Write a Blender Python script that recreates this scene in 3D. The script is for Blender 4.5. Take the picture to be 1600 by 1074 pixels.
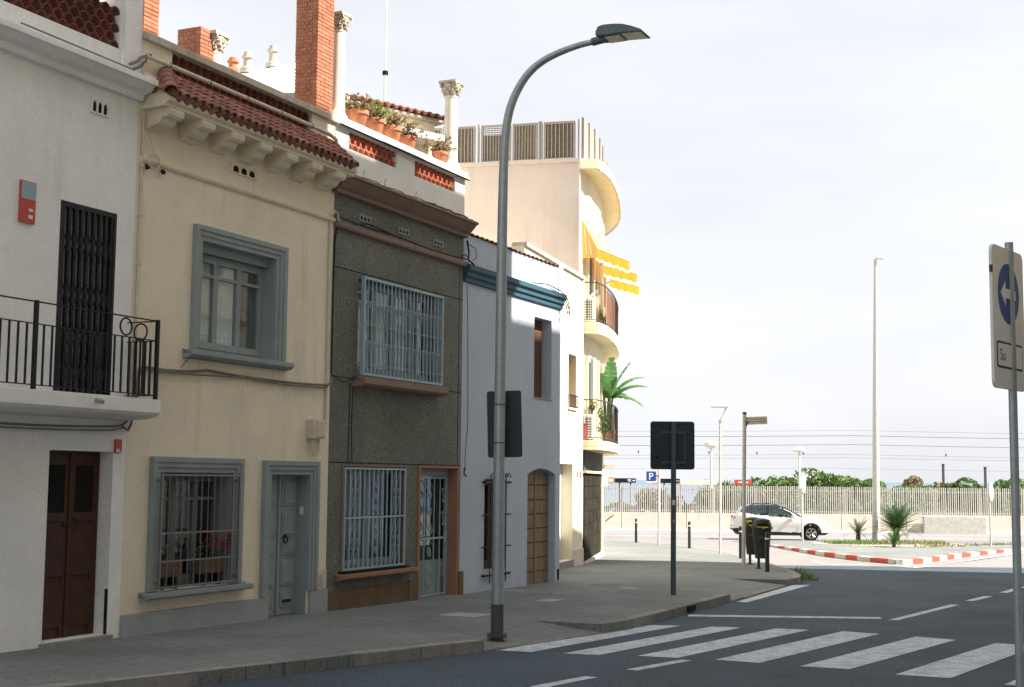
import bpy, bmesh, math, random
from math import sin, cos, pi, radians, sqrt, atan2
from mathutils import Vector, Matrix
random.seed(7)
for o in list(bpy.data.objects): bpy.data.objects.remove(o)
SC = bpy.context.scene
COL = SC.collection

# ------------------------------------------------------------------ camera
EYE = 1.675
cam = bpy.data.cameras.new('camera'); cam.sensor_width = 36.0; cam.sensor_fit = 'HORIZONTAL'
cam.lens = 2150.0 / 1600.0 * 36.0; cam.clip_start = 0.1; cam.clip_end = 60000
camo = bpy.data.objects.new('camera', cam); COL.objects.link(camo)
pit = math.atan((748.0 - 537.0) / 2150.0); rol = 0.010
Fv = Vector((0, cos(pit), sin(pit))); Uv = Vector((0, -sin(pit), cos(pit))); Rv = Vector((1, 0, 0))
R2 = Rv * cos(rol) + Uv * sin(rol); U2 = Uv * cos(rol) - Rv * sin(rol)
mw = Matrix((R2, U2, -Fv)).transposed().to_4x4(); mw.translation = Vector((0, 0, EYE))
camo.matrix_world = mw
SC.camera = camo

# ------------------------------------------------------------------ sky, sun, exposure
EL = radians(44.0)
SH = Vector((0.975, -0.22, 0)).normalized()
SUN = Vector((SH.x * cos(EL), SH.y * cos(EL), sin(EL)))
W = bpy.data.worlds.new('World'); SC.world = W; W.use_nodes = True
nt = W.node_tree; nt.nodes.clear()
wo = nt.nodes.new('ShaderNodeOutputWorld'); bg = nt.nodes.new('ShaderNodeBackground')
sky = nt.nodes.new('ShaderNodeTexSky'); sky.sky_type = 'NISHITA'; sky.sun_disc = False
sky.sun_elevation = EL; sky.sun_rotation = atan2(SH.x, SH.y)
sky.altitude = 0; sky.air_density = 1.0; sky.dust_density = 3.5; sky.ozone_density = 1.0
# thin high haze: a white veil with faint cloud texture over the whole sky
tc = nt.nodes.new('ShaderNodeTexCoord')
mp = nt.nodes.new('ShaderNodeMapping'); mp.inputs['Scale'].default_value = (1.2, 1.2, 5.0)
nz = nt.nodes.new('ShaderNodeTexNoise'); nz.inputs['Scale'].default_value = 1.25; nz.inputs['Detail'].default_value = 5; nz.inputs['Roughness'].default_value = .55
cr = nt.nodes.new('ShaderNodeMapRange'); cr.inputs[1].default_value = .35; cr.inputs[2].default_value = .7; cr.inputs[3].default_value = .74; cr.inputs[4].default_value = 1.0
mx = nt.nodes.new('ShaderNodeMixRGB'); mx.inputs['Color2'].default_value = (7.85, 7.95, 8.25, 1)
nt.links.new(tc.outputs['Generated'], mp.inputs['Vector']); nt.links.new(mp.outputs[0], nz.inputs['Vector'])
nt.links.new(nz.outputs['Fac'], cr.inputs[0]); nt.links.new(cr.outputs[0], mx.inputs['Fac'])
nt.links.new(sky.outputs[0], mx.inputs['Color1']); nt.links.new(mx.outputs[0], bg.inputs['Color'])
bg.inputs['Strength'].default_value = 0.05
nt.links.new(bg.outputs[0], wo.inputs['Surface'])
sl = bpy.data.lights.new('sun', 'SUN'); sl.energy = 5.0; sl.angle = radians(0.55); sl.color = (1.0, .94, .85)
so = bpy.data.objects.new('sun', sl); COL.objects.link(so)
so.rotation_euler = SUN.to_track_quat('Z', 'Y').to_euler(); so.location = (20, 0, 40)
SC.view_settings.view_transform = 'Standard'; SC.view_settings.look = 'None'
SC.view_settings.exposure = 1.38; SC.view_settings.gamma = 1.0
SC.view_settings.use_curve_mapping = False
SC.render.resolution_x = 1024; SC.render.resolution_y = 687

# ------------------------------------------------------------------ materials
def mat(name, col, rough=.85, var=.10, scale=3.0, bump=.0, bscale=80., metal=0., rand=0., stain=0., stain_col=None, speck=0., sscale=120., spec=.3, trans=0., coat=0., trans_col=None):
    m = bpy.data.materials.new(name); m.use_nodes = True
    n = m.node_tree; nd = n.nodes; ln = n.links
    b = nd['Principled BSDF']
    b.inputs['Roughness'].default_value = rough; b.inputs['Metallic'].default_value = metal
    b.inputs['Specular IOR Level'].default_value = spec
    if coat: b.inputs['Coat Weight'].default_value = coat; b.inputs['Coat Roughness'].default_value = .08
    geo = nd.new('ShaderNodeNewGeometry')
    def noise(sc, det=4, rgh=.6, vec=None):
        t = nd.new('ShaderNodeTexNoise'); t.inputs['Scale'].default_value = sc; t.inputs['Detail'].default_value = det
        t.inputs['Roughness'].default_value = rgh
        ln.new(vec or geo.outputs['Position'], t.inputs['Vector']); return t.outputs['Fac']
    def mr(src, a, b_, c, d):
        t = nd.new('ShaderNodeMapRange'); t.inputs[1].default_value = a; t.inputs[2].default_value = b_
        t.inputs[3].default_value = c; t.inputs[4].default_value = d; ln.new(src, t.inputs[0]); return t.outputs[0]
    def mul(a, b_):
        t = nd.new('ShaderNodeMath'); t.operation = 'MULTIPLY'
        for i, q in enumerate((a, b_)):
            if isinstance(q, (int, float)): t.inputs[i].default_value = q
            else: ln.new(q, t.inputs[i])
        return t.outputs[0]
    f = mr(noise(scale, 6), .3, .7, 1 - var, 1 + var)
    if speck: f = mul(f, mr(noise(sscale, 2), .32, .68, 1 - speck, 1 + speck))
    if rand:
        oi = nd.new('ShaderNodeObjectInfo'); f = mul(f, mr(oi.outputs['Random'], 0, 1, 1 - rand, 1 + rand))
    sc = nd.new('ShaderNodeVectorMath'); sc.operation = 'SCALE'; sc.inputs[0].default_value = col[:3]; ln.new(f, sc.inputs['Scale'])
    out = sc.outputs[0]
    if stain:
        mpn = nd.new('ShaderNodeMapping'); mpn.inputs['Scale'].default_value = (4.5, 4.5, .45); ln.new(geo.outputs['Position'], mpn.inputs['Vector'])
        a = mr(noise(1.0, 6, .65, mpn.outputs[0]), .52, .74, 0, stain)
        b2 = mr(noise(.9, 5, .6), .42, .62, .25, 1.0)
        mix = nd.new('ShaderNodeMixRGB'); ln.new(mul(a, b2), mix.inputs['Fac']); ln.new(out, mix.inputs['Color1'])
        s = stain_col or tuple(c * .45 for c in col[:3]); mix.inputs['Color2'].default_value = (*s, 1); out = mix.outputs[0]
    ln.new(out, b.inputs['Base Color'])
    if bump:
        bp = nd.new('ShaderNodeBump'); bp.inputs['Strength'].default_value = bump; bp.inputs['Distance'].default_value = .02
        ln.new(noise(bscale, 5, .65), bp.inputs['Height']); ln.new(bp.outputs[0], b.inputs['Normal'])
    if trans:
        tr = nd.new('ShaderNodeBsdfTranslucent'); (ln.new(out, tr.inputs['Color']) if not trans_col else setattr(tr.inputs['Color'],'default_value',(*trans_col,1)))
        ms = nd.new('ShaderNodeMixShader'); ms.inputs[0].default_value = trans
        ln.new(b.outputs[0], ms.inputs[1]); ln.new(tr.outputs[0], ms.inputs[2]); ln.new(ms.outputs[0], nd['Material Output'].inputs['Surface'])
    return m

def glassmat(name, tint=(.75, .82, .82), refl=1.0):
    m = bpy.data.materials.new(name); m.use_nodes = True; nd = m.node_tree.nodes; ln = m.node_tree.links
    nd.remove(nd['Principled BSDF'])
    t = nd.new('ShaderNodeBsdfTransparent'); t.inputs[0].default_value = (*tint, 1)
    g = nd.new('ShaderNodeBsdfGlossy'); g.inputs['Roughness'].default_value = .02; g.inputs['Color'].default_value = (.9, .95, 1, 1)
    lw = nd.new('ShaderNodeLayerWeight'); pw = nd.new('ShaderNodeMath'); pw.operation = 'POWER'; pw.inputs[1].default_value = 4.0; ln.new(lw.outputs['Facing'], pw.inputs[0])
    mm = nd.new('ShaderNodeMath'); mm.operation = 'MULTIPLY_ADD'; mm.inputs[1].default_value = .85*refl; mm.inputs[2].default_value = .04*refl; mm.use_clamp = True; ln.new(pw.outputs[0], mm.inputs[0])
    s = nd.new('ShaderNodeMixShader'); ln.new(mm.outputs[0], s.inputs[0]); ln.new(t.outputs[0], s.inputs[1]); ln.new(g.outputs[0], s.inputs[2])
    ln.new(s.outputs[0], nd['Material Output'].inputs['Surface']); return m

M = {}
M['white'] = mat('white_stucco', (.87, .865, .845), .9, .06, 1.2, .35, 90, stain=.38, stain_col=(.52, .50, .45), speck=.07, sscale=45)
M['white2'] = mat('white_paint', (.83, .815, .78), .85, .06, 2, .15, 60, stain=.3, stain_col=(.5, .45, .38))
M['cream'] = mat('cream_stucco', (.84, .75, .59), .9, .07, 1.0, .5, 110, stain=.5, stain_col=(.50, .43, .33), speck=.09, sscale=45)
M['cream2'] = mat('cream_trim', (.76, .68, .53), .85, .08, 3, .2, 60, stain=.35, stain_col=(.42, .36, .26))
M['pebble'] = mat('grey_pebbledash', (.20, .205, .175), .95, .14, 1.0, 1.0, 130, stain=.55, stain_col=(.115, .115, .095), speck=.5, sscale=42)
M['blue'] = mat('lavender_blue_stucco', (.50, .56, .655), .9, .05, 1.2, .6, 85, stain=.4, stain_col=(.38, .42, .50), speck=.12, sscale=45)
M['frame'] = mat('grey_blue_paint', (.275, .315, .32), .7, .08, 4, .1, 60, stain=.2, stain_col=(.20, .22, .22))
M['base'] = mat('grey_render_base', (.34, .365, .38), .9, .09, 2.5, .4, 60, stain=.35, stain_col=(.2, .2, .19), speck=.06)
M['rose'] = mat('rose_brown_trim', (.255, .175, .135), .85, .10, 3, .3, 70, stain=.4, stain_col=(.18, .12, .09), speck=.08)
M['terra'] = mat('terracotta_paint', (.34, .175, .115), .85, .10, 3, .25, 70, stain=.3, stain_col=(.25, .11, .07), speck=.06)
M['brown'] = mat('brown_stone_base', (.155, .105, .06), .9, .2, 4, .6, 40, stain=.5, stain_col=(.06, .045, .03), speck=.12)
M['teal'] = mat('teal_painted_cornice', (.03, .088, .125), .6, .10, 3, .15, 50, stain=.25, stain_col=(.12, .17, .19))
M['grille'] = mat('pale_blue_ironwork', (.31, .43, .49), .55, .08, 6, .05, 60, rand=.06)
M['rail'] = mat('brown_black_railing', (.05, .045, .04), .6, .2, 8)
M['dkrender'] = mat('dark_grey_render', (.07, .07, .065), .9, .2, 4, .5, 60, speck=.3)
M['iron'] = mat('black_iron', (.014, .014, .016), .55, .2, 8, .1, 80)
M['steel'] = mat('grey_steel_bars', (.20, .20, .20), .45, .15, 8, metal=.5, rand=.1)
M['tile'] = mat('clay_roof_tile', (.285, .125, .095), .85, .20, 9, .35, 40, rand=.28, stain=.4, stain_col=(.12, .06, .045))
M['tile_mortar'] = mat('mortar', (.34, .30, .24), .95, .2, 6, .5, 60)
M['lat'] = mat('clay_lattice', (.40, .13, .075), .85, .15, 9, .3, 50, rand=.15)
M['lat_shaded'] = mat('shaded_clay_lattice', (.17, .058, .042), .9, .2, 9, .3, 50, rand=.15)  # copy of the clay lattice with its shade put into the colour
M['brick'] = mat('orange_brick', (.38, .145, .082), .85, .14, 10, .35, 60, rand=.18)
M['mortar'] = mat('brick_mortar', (.36, .26, .20), .95, .15, 9, .4, 60)
M['wood'] = mat('dark_brown_wood', (.06, .025, .012), .55, .22, 5, .2, 30, stain=.5, stain_col=(.13, .065, .035))
M['oldwood'] = mat('weathered_door_wood', (.235, .175, .115), .75, .2, 6, .4, 35, stain=.55, stain_col=(.13, .085, .05), rand=.08)
M['shutter'] = mat('brown_slats', (.16, .085, .045), .6, .15, 6, rand=.1)
M['asphalt'] = mat('asphalt', (.070, .094, .113), .9, .24, .5, .7, 70, speck=.42, sscale=42, stain=.45, stain_col=(.040, .054, .066))
M['paint'] = mat('road_paint', (.50, .53, .565), .8, .25, 5, .3, 60, speck=.32, sscale=38, stain=.75, stain_col=(.13,.15,.165))
M['stone'] = mat('kerb_granite', (.25, .235, .21), .9, .18, 5, .5, 50, rand=.2, speck=.18, sscale=110, stain=.4, stain_col=(.1, .095, .085))
M['red'] = mat('red_kerb_paint', (.46, .075, .05), .75, .18, 6, .25, 50, speck=.12)
M['kwhite'] = mat('white_kerb_paint', (.50, .485, .44), .8, .14, 6, .25, 50, speck=.10)
M['galv'] = mat('galvanised_steel', (.34, .39, .40), .42, .12, 9, .08, 50, metal=.55, speck=.10, sscale=160)
M['galvd'] = mat('dark_painted_steel', (.075, .075, .07), .6, .15, 8, .1, 60)
M['signback'] = mat('dark_grey_green_sign_back', (.03, .042, .045), .5, .12, 5, .05, 60, metal=.2)
M['postdark'] = mat('blue_grey_post', (.085, .115, .125), .5, .12, 8, .05, 70, metal=.3)
M['lampgrey'] = mat('lamp_housing_grey', (.105, .14, .15), .5, .1, 6, .05, 60, metal=.2)
M['lens'] = mat('frosted_lamp_lens', (.55, .52, .42), .35, .1, 8)
M['palepost'] = mat('pale_painted_post', (.55, .53, .49), .55, .12, 8, .05, 60)
M['concrete'] = mat('pale_concrete', (.62, .55, .47), .9, .12, 1.5, .4, 50, stain=.35, stain_col=(.42, .33, .26), speck=.07)
M['party'] = mat('stained_party_wall', (.62, .54, .495), .9, .07, .8, .4, 70, stain=.55, stain_col=(.38, .33, .29), speck=.05)
M['bldg'] = mat('cream_white_facade', (.80, .74, .58), .85, .05, 1.2, .2, 60, stain=.15)
M['slab'] = mat('cream_balcony_slab', (.74, .64, .44), .85, .07, 2, .2, 60, stain=.3, stain_col=(.4, .33, .22))
M['dkgarage'] = mat('graffitied_metal_panel', (.030, .028, .020), .95, .4, 2.5, .3, 30, stain=.8, stain_col=(.006, .007, .009), rand=.15, spec=.04)
M['yellow'] = mat('yellow_awning_canvas', (.86, .70, .33), .9, .05, 5, .1, 90, trans=.45, trans_col=(.78,.36,.03))
M['orange'] = mat('shaded_awning_canvas', (.60, .27, .02), .9, .06, 5, .1, 90, trans=.3)  # valance canvas turned orange, the underside's shade put into its colour
M['sunlit_road'] = mat('pale_sunlit_asphalt', (.235, .225, .22), .9, .10, .6, .4, 60, speck=.2, sscale=30)  # pale asphalt, its colour lightened to carry the sunlight
M['tanpanel'] = mat('tan_roof_panel', (.34, .28, .24), .8, .08, 3)
M['awnstripe'] = mat('cream_awning_edge', (.85, .76, .52), .9, .05, 5, .1, 90, trans=.3)
M['acwhite'] = mat('white_plastic', (.74, .73, .68), .5, .05, 8)
M['acdark'] = mat('dark_vent', (.018, .018, .018), .8, .1, 8, spec=.05)
M['reed'] = mat('brown_reed_screen', (.15, .12, .085), .9, .25, 14, .5, 60, rand=.15)
M['fencegrey'] = mat('grey_metal_frame', (.33, .31, .29), .6, .08, 6)
M['clay'] = mat('terracotta_pot', (.50, .20, .105), .85, .15, 8, .2, 60, rand=.12)
M['leaf'] = mat('green_leaf', (.07, .16, .035), .55, .3, 5, rand=.2, trans=.25)
M['leafb'] = mat('bush_leaf', (.12, .195, .055), .65, .4, 1.5, rand=.2, trans=.2)
M['leafd'] = mat('dark_cycad_leaf', (.05, .115, .03), .5, .3, 5, rand=.2, trans=.15)
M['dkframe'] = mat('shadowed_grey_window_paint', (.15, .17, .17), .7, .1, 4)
M['leafy'] = mat('yellow_green_leaf', (.22, .30, .05), .55, .3, 6, trans=.35)
M['succ'] = mat('reddish_succulent_leaf', (.36, .26, .12), .6, .4, 30, rand=.2, trans=.15)
M['banana'] = mat('banana_leaf', (.10, .22, .07), .45, .25, 6, rand=.2, trans=.3)
M['dry'] = mat('dry_reed', (.42, .33, .19), .85, .2, 6, trans=.2)
M['grass'] = mat('dry_grass', (.20, .19, .075), .9, .35, 3)
M['bark'] = mat('bark', (.12, .085, .055), .95, .25, 15, .6, 40)
M['flower'] = mat('red_flower', (.62, .045, .04), .6, .15, 9, rand=.2, trans=.2)
M['curtain'] = mat('white_lace_curtain', (.86, .88, .90), .9, .08, 9, .2, 60, trans=.3)
M['dcurtain'] = mat('green_grey_curtain', (.14, .16, .15), .9, .1, 9, .2, 60)
M['blind'] = mat('pale_blind_slat', (.68, .68, .66), .7, .05, 8)
M['room'] = mat('dark_room_wall', (.10, .09, .08), .9)
M['roomdark'] = mat('painted_room_darkness', (.012, .012, .012), .95, .2, 5, spec=.02)  # near-black sheets behind openings, room darkness painted in
M['wornpaint'] = mat('worn_road_paint', (.26, .27, .275), .85, .3, 4, .3, 60, speck=.35, sscale=38)
M['taupe'] = mat('taupe_post_paint', (.43, .41, .37), .6, .1, 8)
M['glass'] = glassmat('window_glass', (.95, .97, .97), 1.0)
M['carglass'] = glassmat('car_glass', (.30, .40, .40), 1.4)
M['carwhite'] = mat('white_car_paint', (.72, .71, .69), .28, .02, 3, spec=.5, coat=.6)
M['carblack'] = mat('black_car_trim', (.016, .017, .02), .5, .1, 8)
M['carroof'] = mat('dark_blue_black_roof_paint', (.02, .026, .035), .2, .05, 5, spec=.5, coat=.8)
M['rubber'] = mat('tyre_rubber', (.018, .018, .018), .85, .15, 12)
M['rim'] = mat('alloy_rim', (.55, .54, .53), .35, .08, 10, metal=.7)
M['redlamp'] = mat('red_tail_lamp', (.55, .04, .02), .25, .05, 9, spec=.5)
M['bin'] = mat('black_green_plastic', (.018, .024, .022), .45, .15, 8, spec=.4)
M['binyellow'] = mat('yellow_bin_liner', (.60, .50, .06), .6, .2, 14)
M['signblue'] = mat('blue_sign_face', (.012, .06, .28), .45, .03, 6)
M['signwhite'] = mat('white_sign_face', (.74, .73, .71), .5, .04, 6)
M['signblack'] = mat('black_sign_face', (.012, .012, .013), .5, .05, 6)
M['signred'] = mat('red_sign_face', (.55, .08, .06), .5, .05, 6)
M['signorange'] = mat('orange_sign_face', (.72, .30, .05), .5, .05, 6)
M['pipe'] = mat('cream_pipe', (.60, .53, .43), .6, .1, 6, stain=.3)
M['cable'] = mat('black_cable', (.02, .02, .02), .6, .1, 9)
M['gcable'] = mat('grey_cable', (.19, .175, .15), .7, .15, 9)
M['wire'] = mat('overhead_wire', (.10, .10, .11), .6, .1, 9)
M['terrain'] = mat('sandy_ground', (.42, .36, .27), .95, .2, .5, .5, 20, speck=.15, sscale=30)
M['soil'] = mat('dry_planting_soil', (.40, .34, .26), .95, .2, 3, .6, 40, speck=.2, sscale=60)
M['shrubtan'] = mat('tan_foliage', (.33, .26, .16), .8, .3, 3, rand=.2, trans=.2)
M['capstone'] = mat('weathered_capital_stone', (.50, .45, .37), .95, .2, 8, .6, 40, stain=.7, stain_col=(.12, .105, .08))
M['column'] = mat('pale_column_stone', (.70, .64, .54), .9, .08, 4, .3, 60, stain=.4, stain_col=(.42, .37, .29))
M['coping'] = mat('weathered_coping', (.58, .51, .41), .95, .15, 5, .6, 40, stain=.6, stain_col=(.22, .19, .15))
# ------------------------------------------------------------------ mesh building helpers
class MB:
    def __init__(s): s.v = []; s.f = []
    def add(s, vs, fs):
        k = len(s.v); s.v += [tuple(p) for p in vs]; s.f += [tuple(i + k for i in q) for q in fs]; return s
    def box(s, x0, x1, y0, y1, z0, z1):
        return s.add([(x0,y0,z0),(x1,y0,z0),(x1,y1,z0),(x0,y1,z0),(x0,y0,z1),(x1,y0,z1),(x1,y1,z1),(x0,y1,z1)],
                     [(0,3,2,1),(4,5,6,7),(0,1,5,4),(1,2,6,5),(2,3,7,6),(3,0,4,7)])
    def cbox(s, c, sx, sy, sz, rz=0., rx=0., ry=0.):   # rotated box about its centre
        R = Matrix.Rotation(rz,3,'Z') @ Matrix.Rotation(ry,3,'Y') @ Matrix.Rotation(rx,3,'X')
        vs = [Vector(c) + R @ Vector((a*sx/2,b*sy/2,d*sz/2)) for d in (-1,1) for a,b in ((-1,-1),(1,-1),(1,1),(-1,1))]
        return s.add(vs, [(0,3,2,1),(4,5,6,7),(0,1,5,4),(1,2,6,5),(2,3,7,6),(3,0,4,7)])
    def quad(s, *p): return s.add(p, [tuple(range(len(p)))])
    def prism_x(s, prof, x0, x1):     # prof: (y,z) loop extruded along x
        n = len(prof); vs = [(x0,y,z) for y,z in prof] + [(x1,y,z) for y,z in prof]
        fs = [tuple(range(n-1,-1,-1)), tuple(range(n,2*n))] + [(i,(i+1)%n,n+(i+1)%n,n+i) for i in range(n)]
        return s.add(vs, fs)
    def prism_z(s, poly, z0, z1):     # poly: (x,y) loop; z0,z1 numbers or functions
        n = len(poly); g0 = z0 if callable(z0) else (lambda x,y: z0); g1 = z1 if callable(z1) else (lambda x,y: z1)
        vs = [(x,y,g0(x,y)) for x,y in poly] + [(x,y,g1(x,y)) for x,y in poly]
        fs = [tuple(range(n-1,-1,-1)), tuple(range(n,2*n))] + [(i,(i+1)%n,n+(i+1)%n,n+i) for i in range(n)]
        return s.add(vs, fs)
    def prism_y(s, poly, y0, y1):     # poly: (x,z) loop
        n = len(poly); vs = [(x,y0,z) for x,z in poly] + [(x,y1,z) for x,z in poly]
        fs = [tuple(range(n)), tuple(range(2*n-1,n-1,-1))] + [(i,n+i,n+(i+1)%n,(i+1)%n) for i in range(n)]
        return s.add(vs, fs)
    def tube(s, pts, r, n=8, cap=True):
        pts = [Vector(p) for p in pts]; k = len(s.v); m = len(pts)
        rs = r if isinstance(r,(list,tuple)) else [r]*m
        up = None
        for i,p in enumerate(pts):
            t = (pts[min(i+1,m-1)] - pts[max(i-1,0)]).normalized()
            if up is None:
                up = Vector((0,0,1)) if abs(t.z) < .9 else Vector((1,0,0))
            a = t.cross(up)
            if a.length < 1e-6: a = t.cross(Vector((0,1,0)))
            a.normalize(); b = a.cross(t).normalized(); up = b
            for j in range(n):
                q = 2*pi*j/n; s.v.append(tuple(p + (a*cos(q)+b*sin(q))*rs[i]))
        for i in range(m-1):
            for j in range(n):
                s.f.append((k+i*n+j, k+i*n+(j+1)%n, k+(i+1)*n+(j+1)%n, k+(i+1)*n+j))
        if cap:
            s.f.append(tuple(k+j for j in range(n-1,-1,-1))); s.f.append(tuple(k+(m-1)*n+j for j in range(n)))
        return s
    def lathe(s, prof, c=(0,0,0), n=16, sq=1.0):
        k = len(s.v); m = len(prof)
        for r,z in prof:
            for j in range(n):
                q = 2*pi*j/n; s.v.append((c[0]+r*cos(q), c[1]+r*sin(q)*sq, c[2]+z))
        for i in range(m-1):
            for j in range(n): s.f.append((k+i*n+j,k+i*n+(j+1)%n,k+(i+1)*n+(j+1)%n,k+(i+1)*n+j))
        s.f.append(tuple(k+j for j in range(n-1,-1,-1))); s.f.append(tuple(k+(m-1)*n+j for j in range(n)))
        return s
    def ring(s, c, R, r, axis='y', n=14, m=6):   # torus
        k = len(s.v)
        for i in range(n):
            a = 2*pi*i/n
            for j in range(m):
                b = 2*pi*j/m; rr = R + r*cos(b); u,w,h = rr*cos(a), rr*sin(a), r*sin(b)
                p = {'y':(u,h,w),'x':(h,u,w),'z':(u,w,h)}[axis]
                s.v.append((c[0]+p[0],c[1]+p[1],c[2]+p[2]))
        for i in range(n):
            for j in range(m): s.f.append((k+i*m+j,k+((i+1)%n)*m+j,k+((i+1)%n)*m+(j+1)%m,k+i*m+(j+1)%m))
        return s
    def wall(s, x0,x1,z0,z1, holes, y=0., depth=.3):  # front face with rectangular openings and reveals
        xs = sorted(set([x0,x1]+[h[0] for h in holes]+[h[1] for h in holes])); zs = sorted(set([z0,z1]+[h[2] for h in holes]+[h[3] for h in holes]))
        for a,b in zip(xs,xs[1:]):
            for c,d in zip(zs,zs[1:]):
                cx,cz = (a+b)/2,(c+d)/2
                if any(h[0]<cx<h[1] and h[2]<cz<h[3] for h in holes): continue
                s.quad((a,y,c),(b,y,c),(b,y,d),(a,y,d))
        for h in holes:
            a,b,c,d = h[:4]; q = y + (h[4] if len(h) > 4 else depth)
            s.quad((a,y,c),(a,y,d),(a,q,d),(a,q,c)); s.quad((b,y,c),(b,q,c),(b,q,d),(b,y,d))
            s.quad((a,y,d),(b,y,d),(b,q,d),(a,q,d)); s.quad((a,y,c),(a,q,c),(b,q,c),(b,y,c))
        return s

def mk(b, name, off=(0,0,0), smooth=False):
    me = bpy.data.meshes.new(name)
    me.from_pydata([(x-off[0],y-off[1],z-off[2]) for x,y,z in b.v], [], b.f)
    me.validate(); 
    bm = bmesh.new(); bm.from_mesh(me); bmesh.ops.recalc_face_normals(bm, faces=bm.faces[:]); bm.to_mesh(me); bm.free()
    if smooth:
        for p in me.polygons: p.use_smooth = True
        try: me.set_sharp_from_angle(angle=radians(40))
        except Exception: pass
    return me

class Thing:
    def __init__(s, name, label, cat, loc=(0,0,0), rz=0., group=None, frame=None):
        # loc in frame coordinates; parts are given in the same frame coordinates
        s.off = loc; o = bpy.data.objects.new(name, None); COL.objects.link(o); s.o = o
        o.empty_display_size = .2
        if frame:
            o.location = frame.pt(*loc); o.rotation_euler = (0,0,frame.a + rz)
        else:
            o.location = loc; o.rotation_euler = (0,0,rz)
        o['label'] = label; o['category'] = cat
        if group: o['group'] = group
    def part(s, name, b, m, parent=None, smooth=False, bevel=0., label=None, kind=None):
        me = mk(b, name, s.off, smooth); o = bpy.data.objects.new(name, me); COL.objects.link(o)
        me.materials.append(M[m] if isinstance(m,str) else m); o.parent = parent or s.o
        if bevel:
            bv = o.modifiers.new('bevel','BEVEL'); bv.width = bevel; bv.segments = 2; bv.limit_method = 'ANGLE'
        if label: o['label'] = label
        if kind: o['kind'] = kind
        return o
    def inst(s, name, me, loc, rot=(0,0,0), scale=(1,1,1), parent=None):
        o = bpy.data.objects.new(name, me); COL.objects.link(o); o.parent = parent or s.o
        o.location = (loc[0]-s.off[0], loc[1]-s.off[1], loc[2]-s.off[2]); o.rotation_euler = rot; o.scale = scale
        return o
def shared(b, name, m, smooth=False):
    me = mk(b, name, (0,0,0), smooth); me.materials.append(M[m] if isinstance(m,str) else m); return me
def single(name, b, m, label=None, cat=None, group=None, kind=None, smooth=False, origin=(0,0,0), rz=0., loc=None, bevel=0.):
    me = mk(b, name, origin, smooth); me.materials.append(M[m] if isinstance(m,str) else m)
    o = bpy.data.objects.new(name, me); COL.objects.link(o); o.location = loc if loc is not None else origin; o.rotation_euler = (0,0,rz)
    if label: o['label'] = label
    if cat: o['category'] = cat
    if group: o['group'] = group
    if kind: o['kind'] = kind
    if bevel:
        bv = o.modifiers.new('bevel','BEVEL'); bv.width = bevel; bv.segments = 2; bv.limit_method = 'ANGLE'
    return o
def copy_thing(root, loc, rz=None, label=None, scale=None):
    c = root.copy(); COL.objects.link(c); c.location = loc
    if rz is not None: c.rotation_euler = (0,0,rz)
    if scale: c.scale = (scale,)*3
    if label: c['label'] = label
    for ch in [q for q in bpy.data.objects if q.parent == root]:
        d = ch.copy(); COL.objects.link(d); d.parent = c
        for g in [q for q in bpy.data.objects if q.parent == ch]:
            e = g.copy(); COL.objects.link(e); e.parent = d
    return c

class Frame:
    def __init__(s, ox, oy, ang): s.o = (ox,oy); s.a = ang
    def pt(s, x, y, z): return (s.o[0]+x*cos(s.a)-y*sin(s.a), s.o[1]+x*sin(s.a)+y*cos(s.a), z)
ROW = Frame(-12.3, 0., atan2(1.0, .47))      # x along the street, y into the houses
def g(Y): return -.0141*Y                     # pavement level
def gs(s_, y=0): return g(ROW.pt(s_, y, 0)[1])
def road(Y): return -.0141*Y - .13 + .10*min(1., max(0., (Y-45)/10.))
# ------------------------------------------------------------------ ground, road, pavements
def pave_mat():
    m = mat('paving', (.195, .207, .200), .9, .20, .55, .35, 70, speck=.26, sscale=42, stain=.4, stain_col=(.12,.125,.12))
    nd = m.node_tree.nodes; ln = m.node_tree.links; b = nd['Principled BSDF']
    src = b.inputs['Base Color'].links[0].from_socket
    geo = nd.new('ShaderNodeNewGeometry'); mp = nd.new('ShaderNodeMapping'); mp.inputs['Rotation'].default_value = (0,0,-ROW.a)
    br = nd.new('ShaderNodeTexBrick'); br.offset = .5; br.inputs['Scale'].default_value = 1.0
    br.inputs['Brick Width'].default_value = .3; br.inputs['Row Height'].default_value = .3; br.inputs['Mortar Size'].default_value = .008
    br.inputs['Color1'].default_value = (1,1,1,1); br.inputs['Color2'].default_value = (.94,.94,.94,1); br.inputs['Mortar'].default_value = (.62,.62,.62,1)
    mxx = nd.new('ShaderNodeMixRGB'); mxx.blend_type = 'MULTIPLY'; mxx.inputs['Fac'].default_value = 1
    ln.new(geo.outputs['Position'], mp.inputs['Vector']); ln.new(mp.outputs[0], br.inputs['Vector'])
    ln.new(src, mxx.inputs['Color1']); ln.new(br.outputs['Color'], mxx.inputs['Color2']); ln.new(mxx.outputs[0], b.inputs['Base Color'])
    return m
M['paving'] = pave_mat()
M['concrete_old'] = mat('old_paving_slab', (.19, .195, .19), .9, .15, 4, .3, 60, speck=.2, sscale=42)
M['sea'] = mat('sea_water', (.05, .13, .20), .25, .1, .01, .25, .6, spec=.5)

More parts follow.
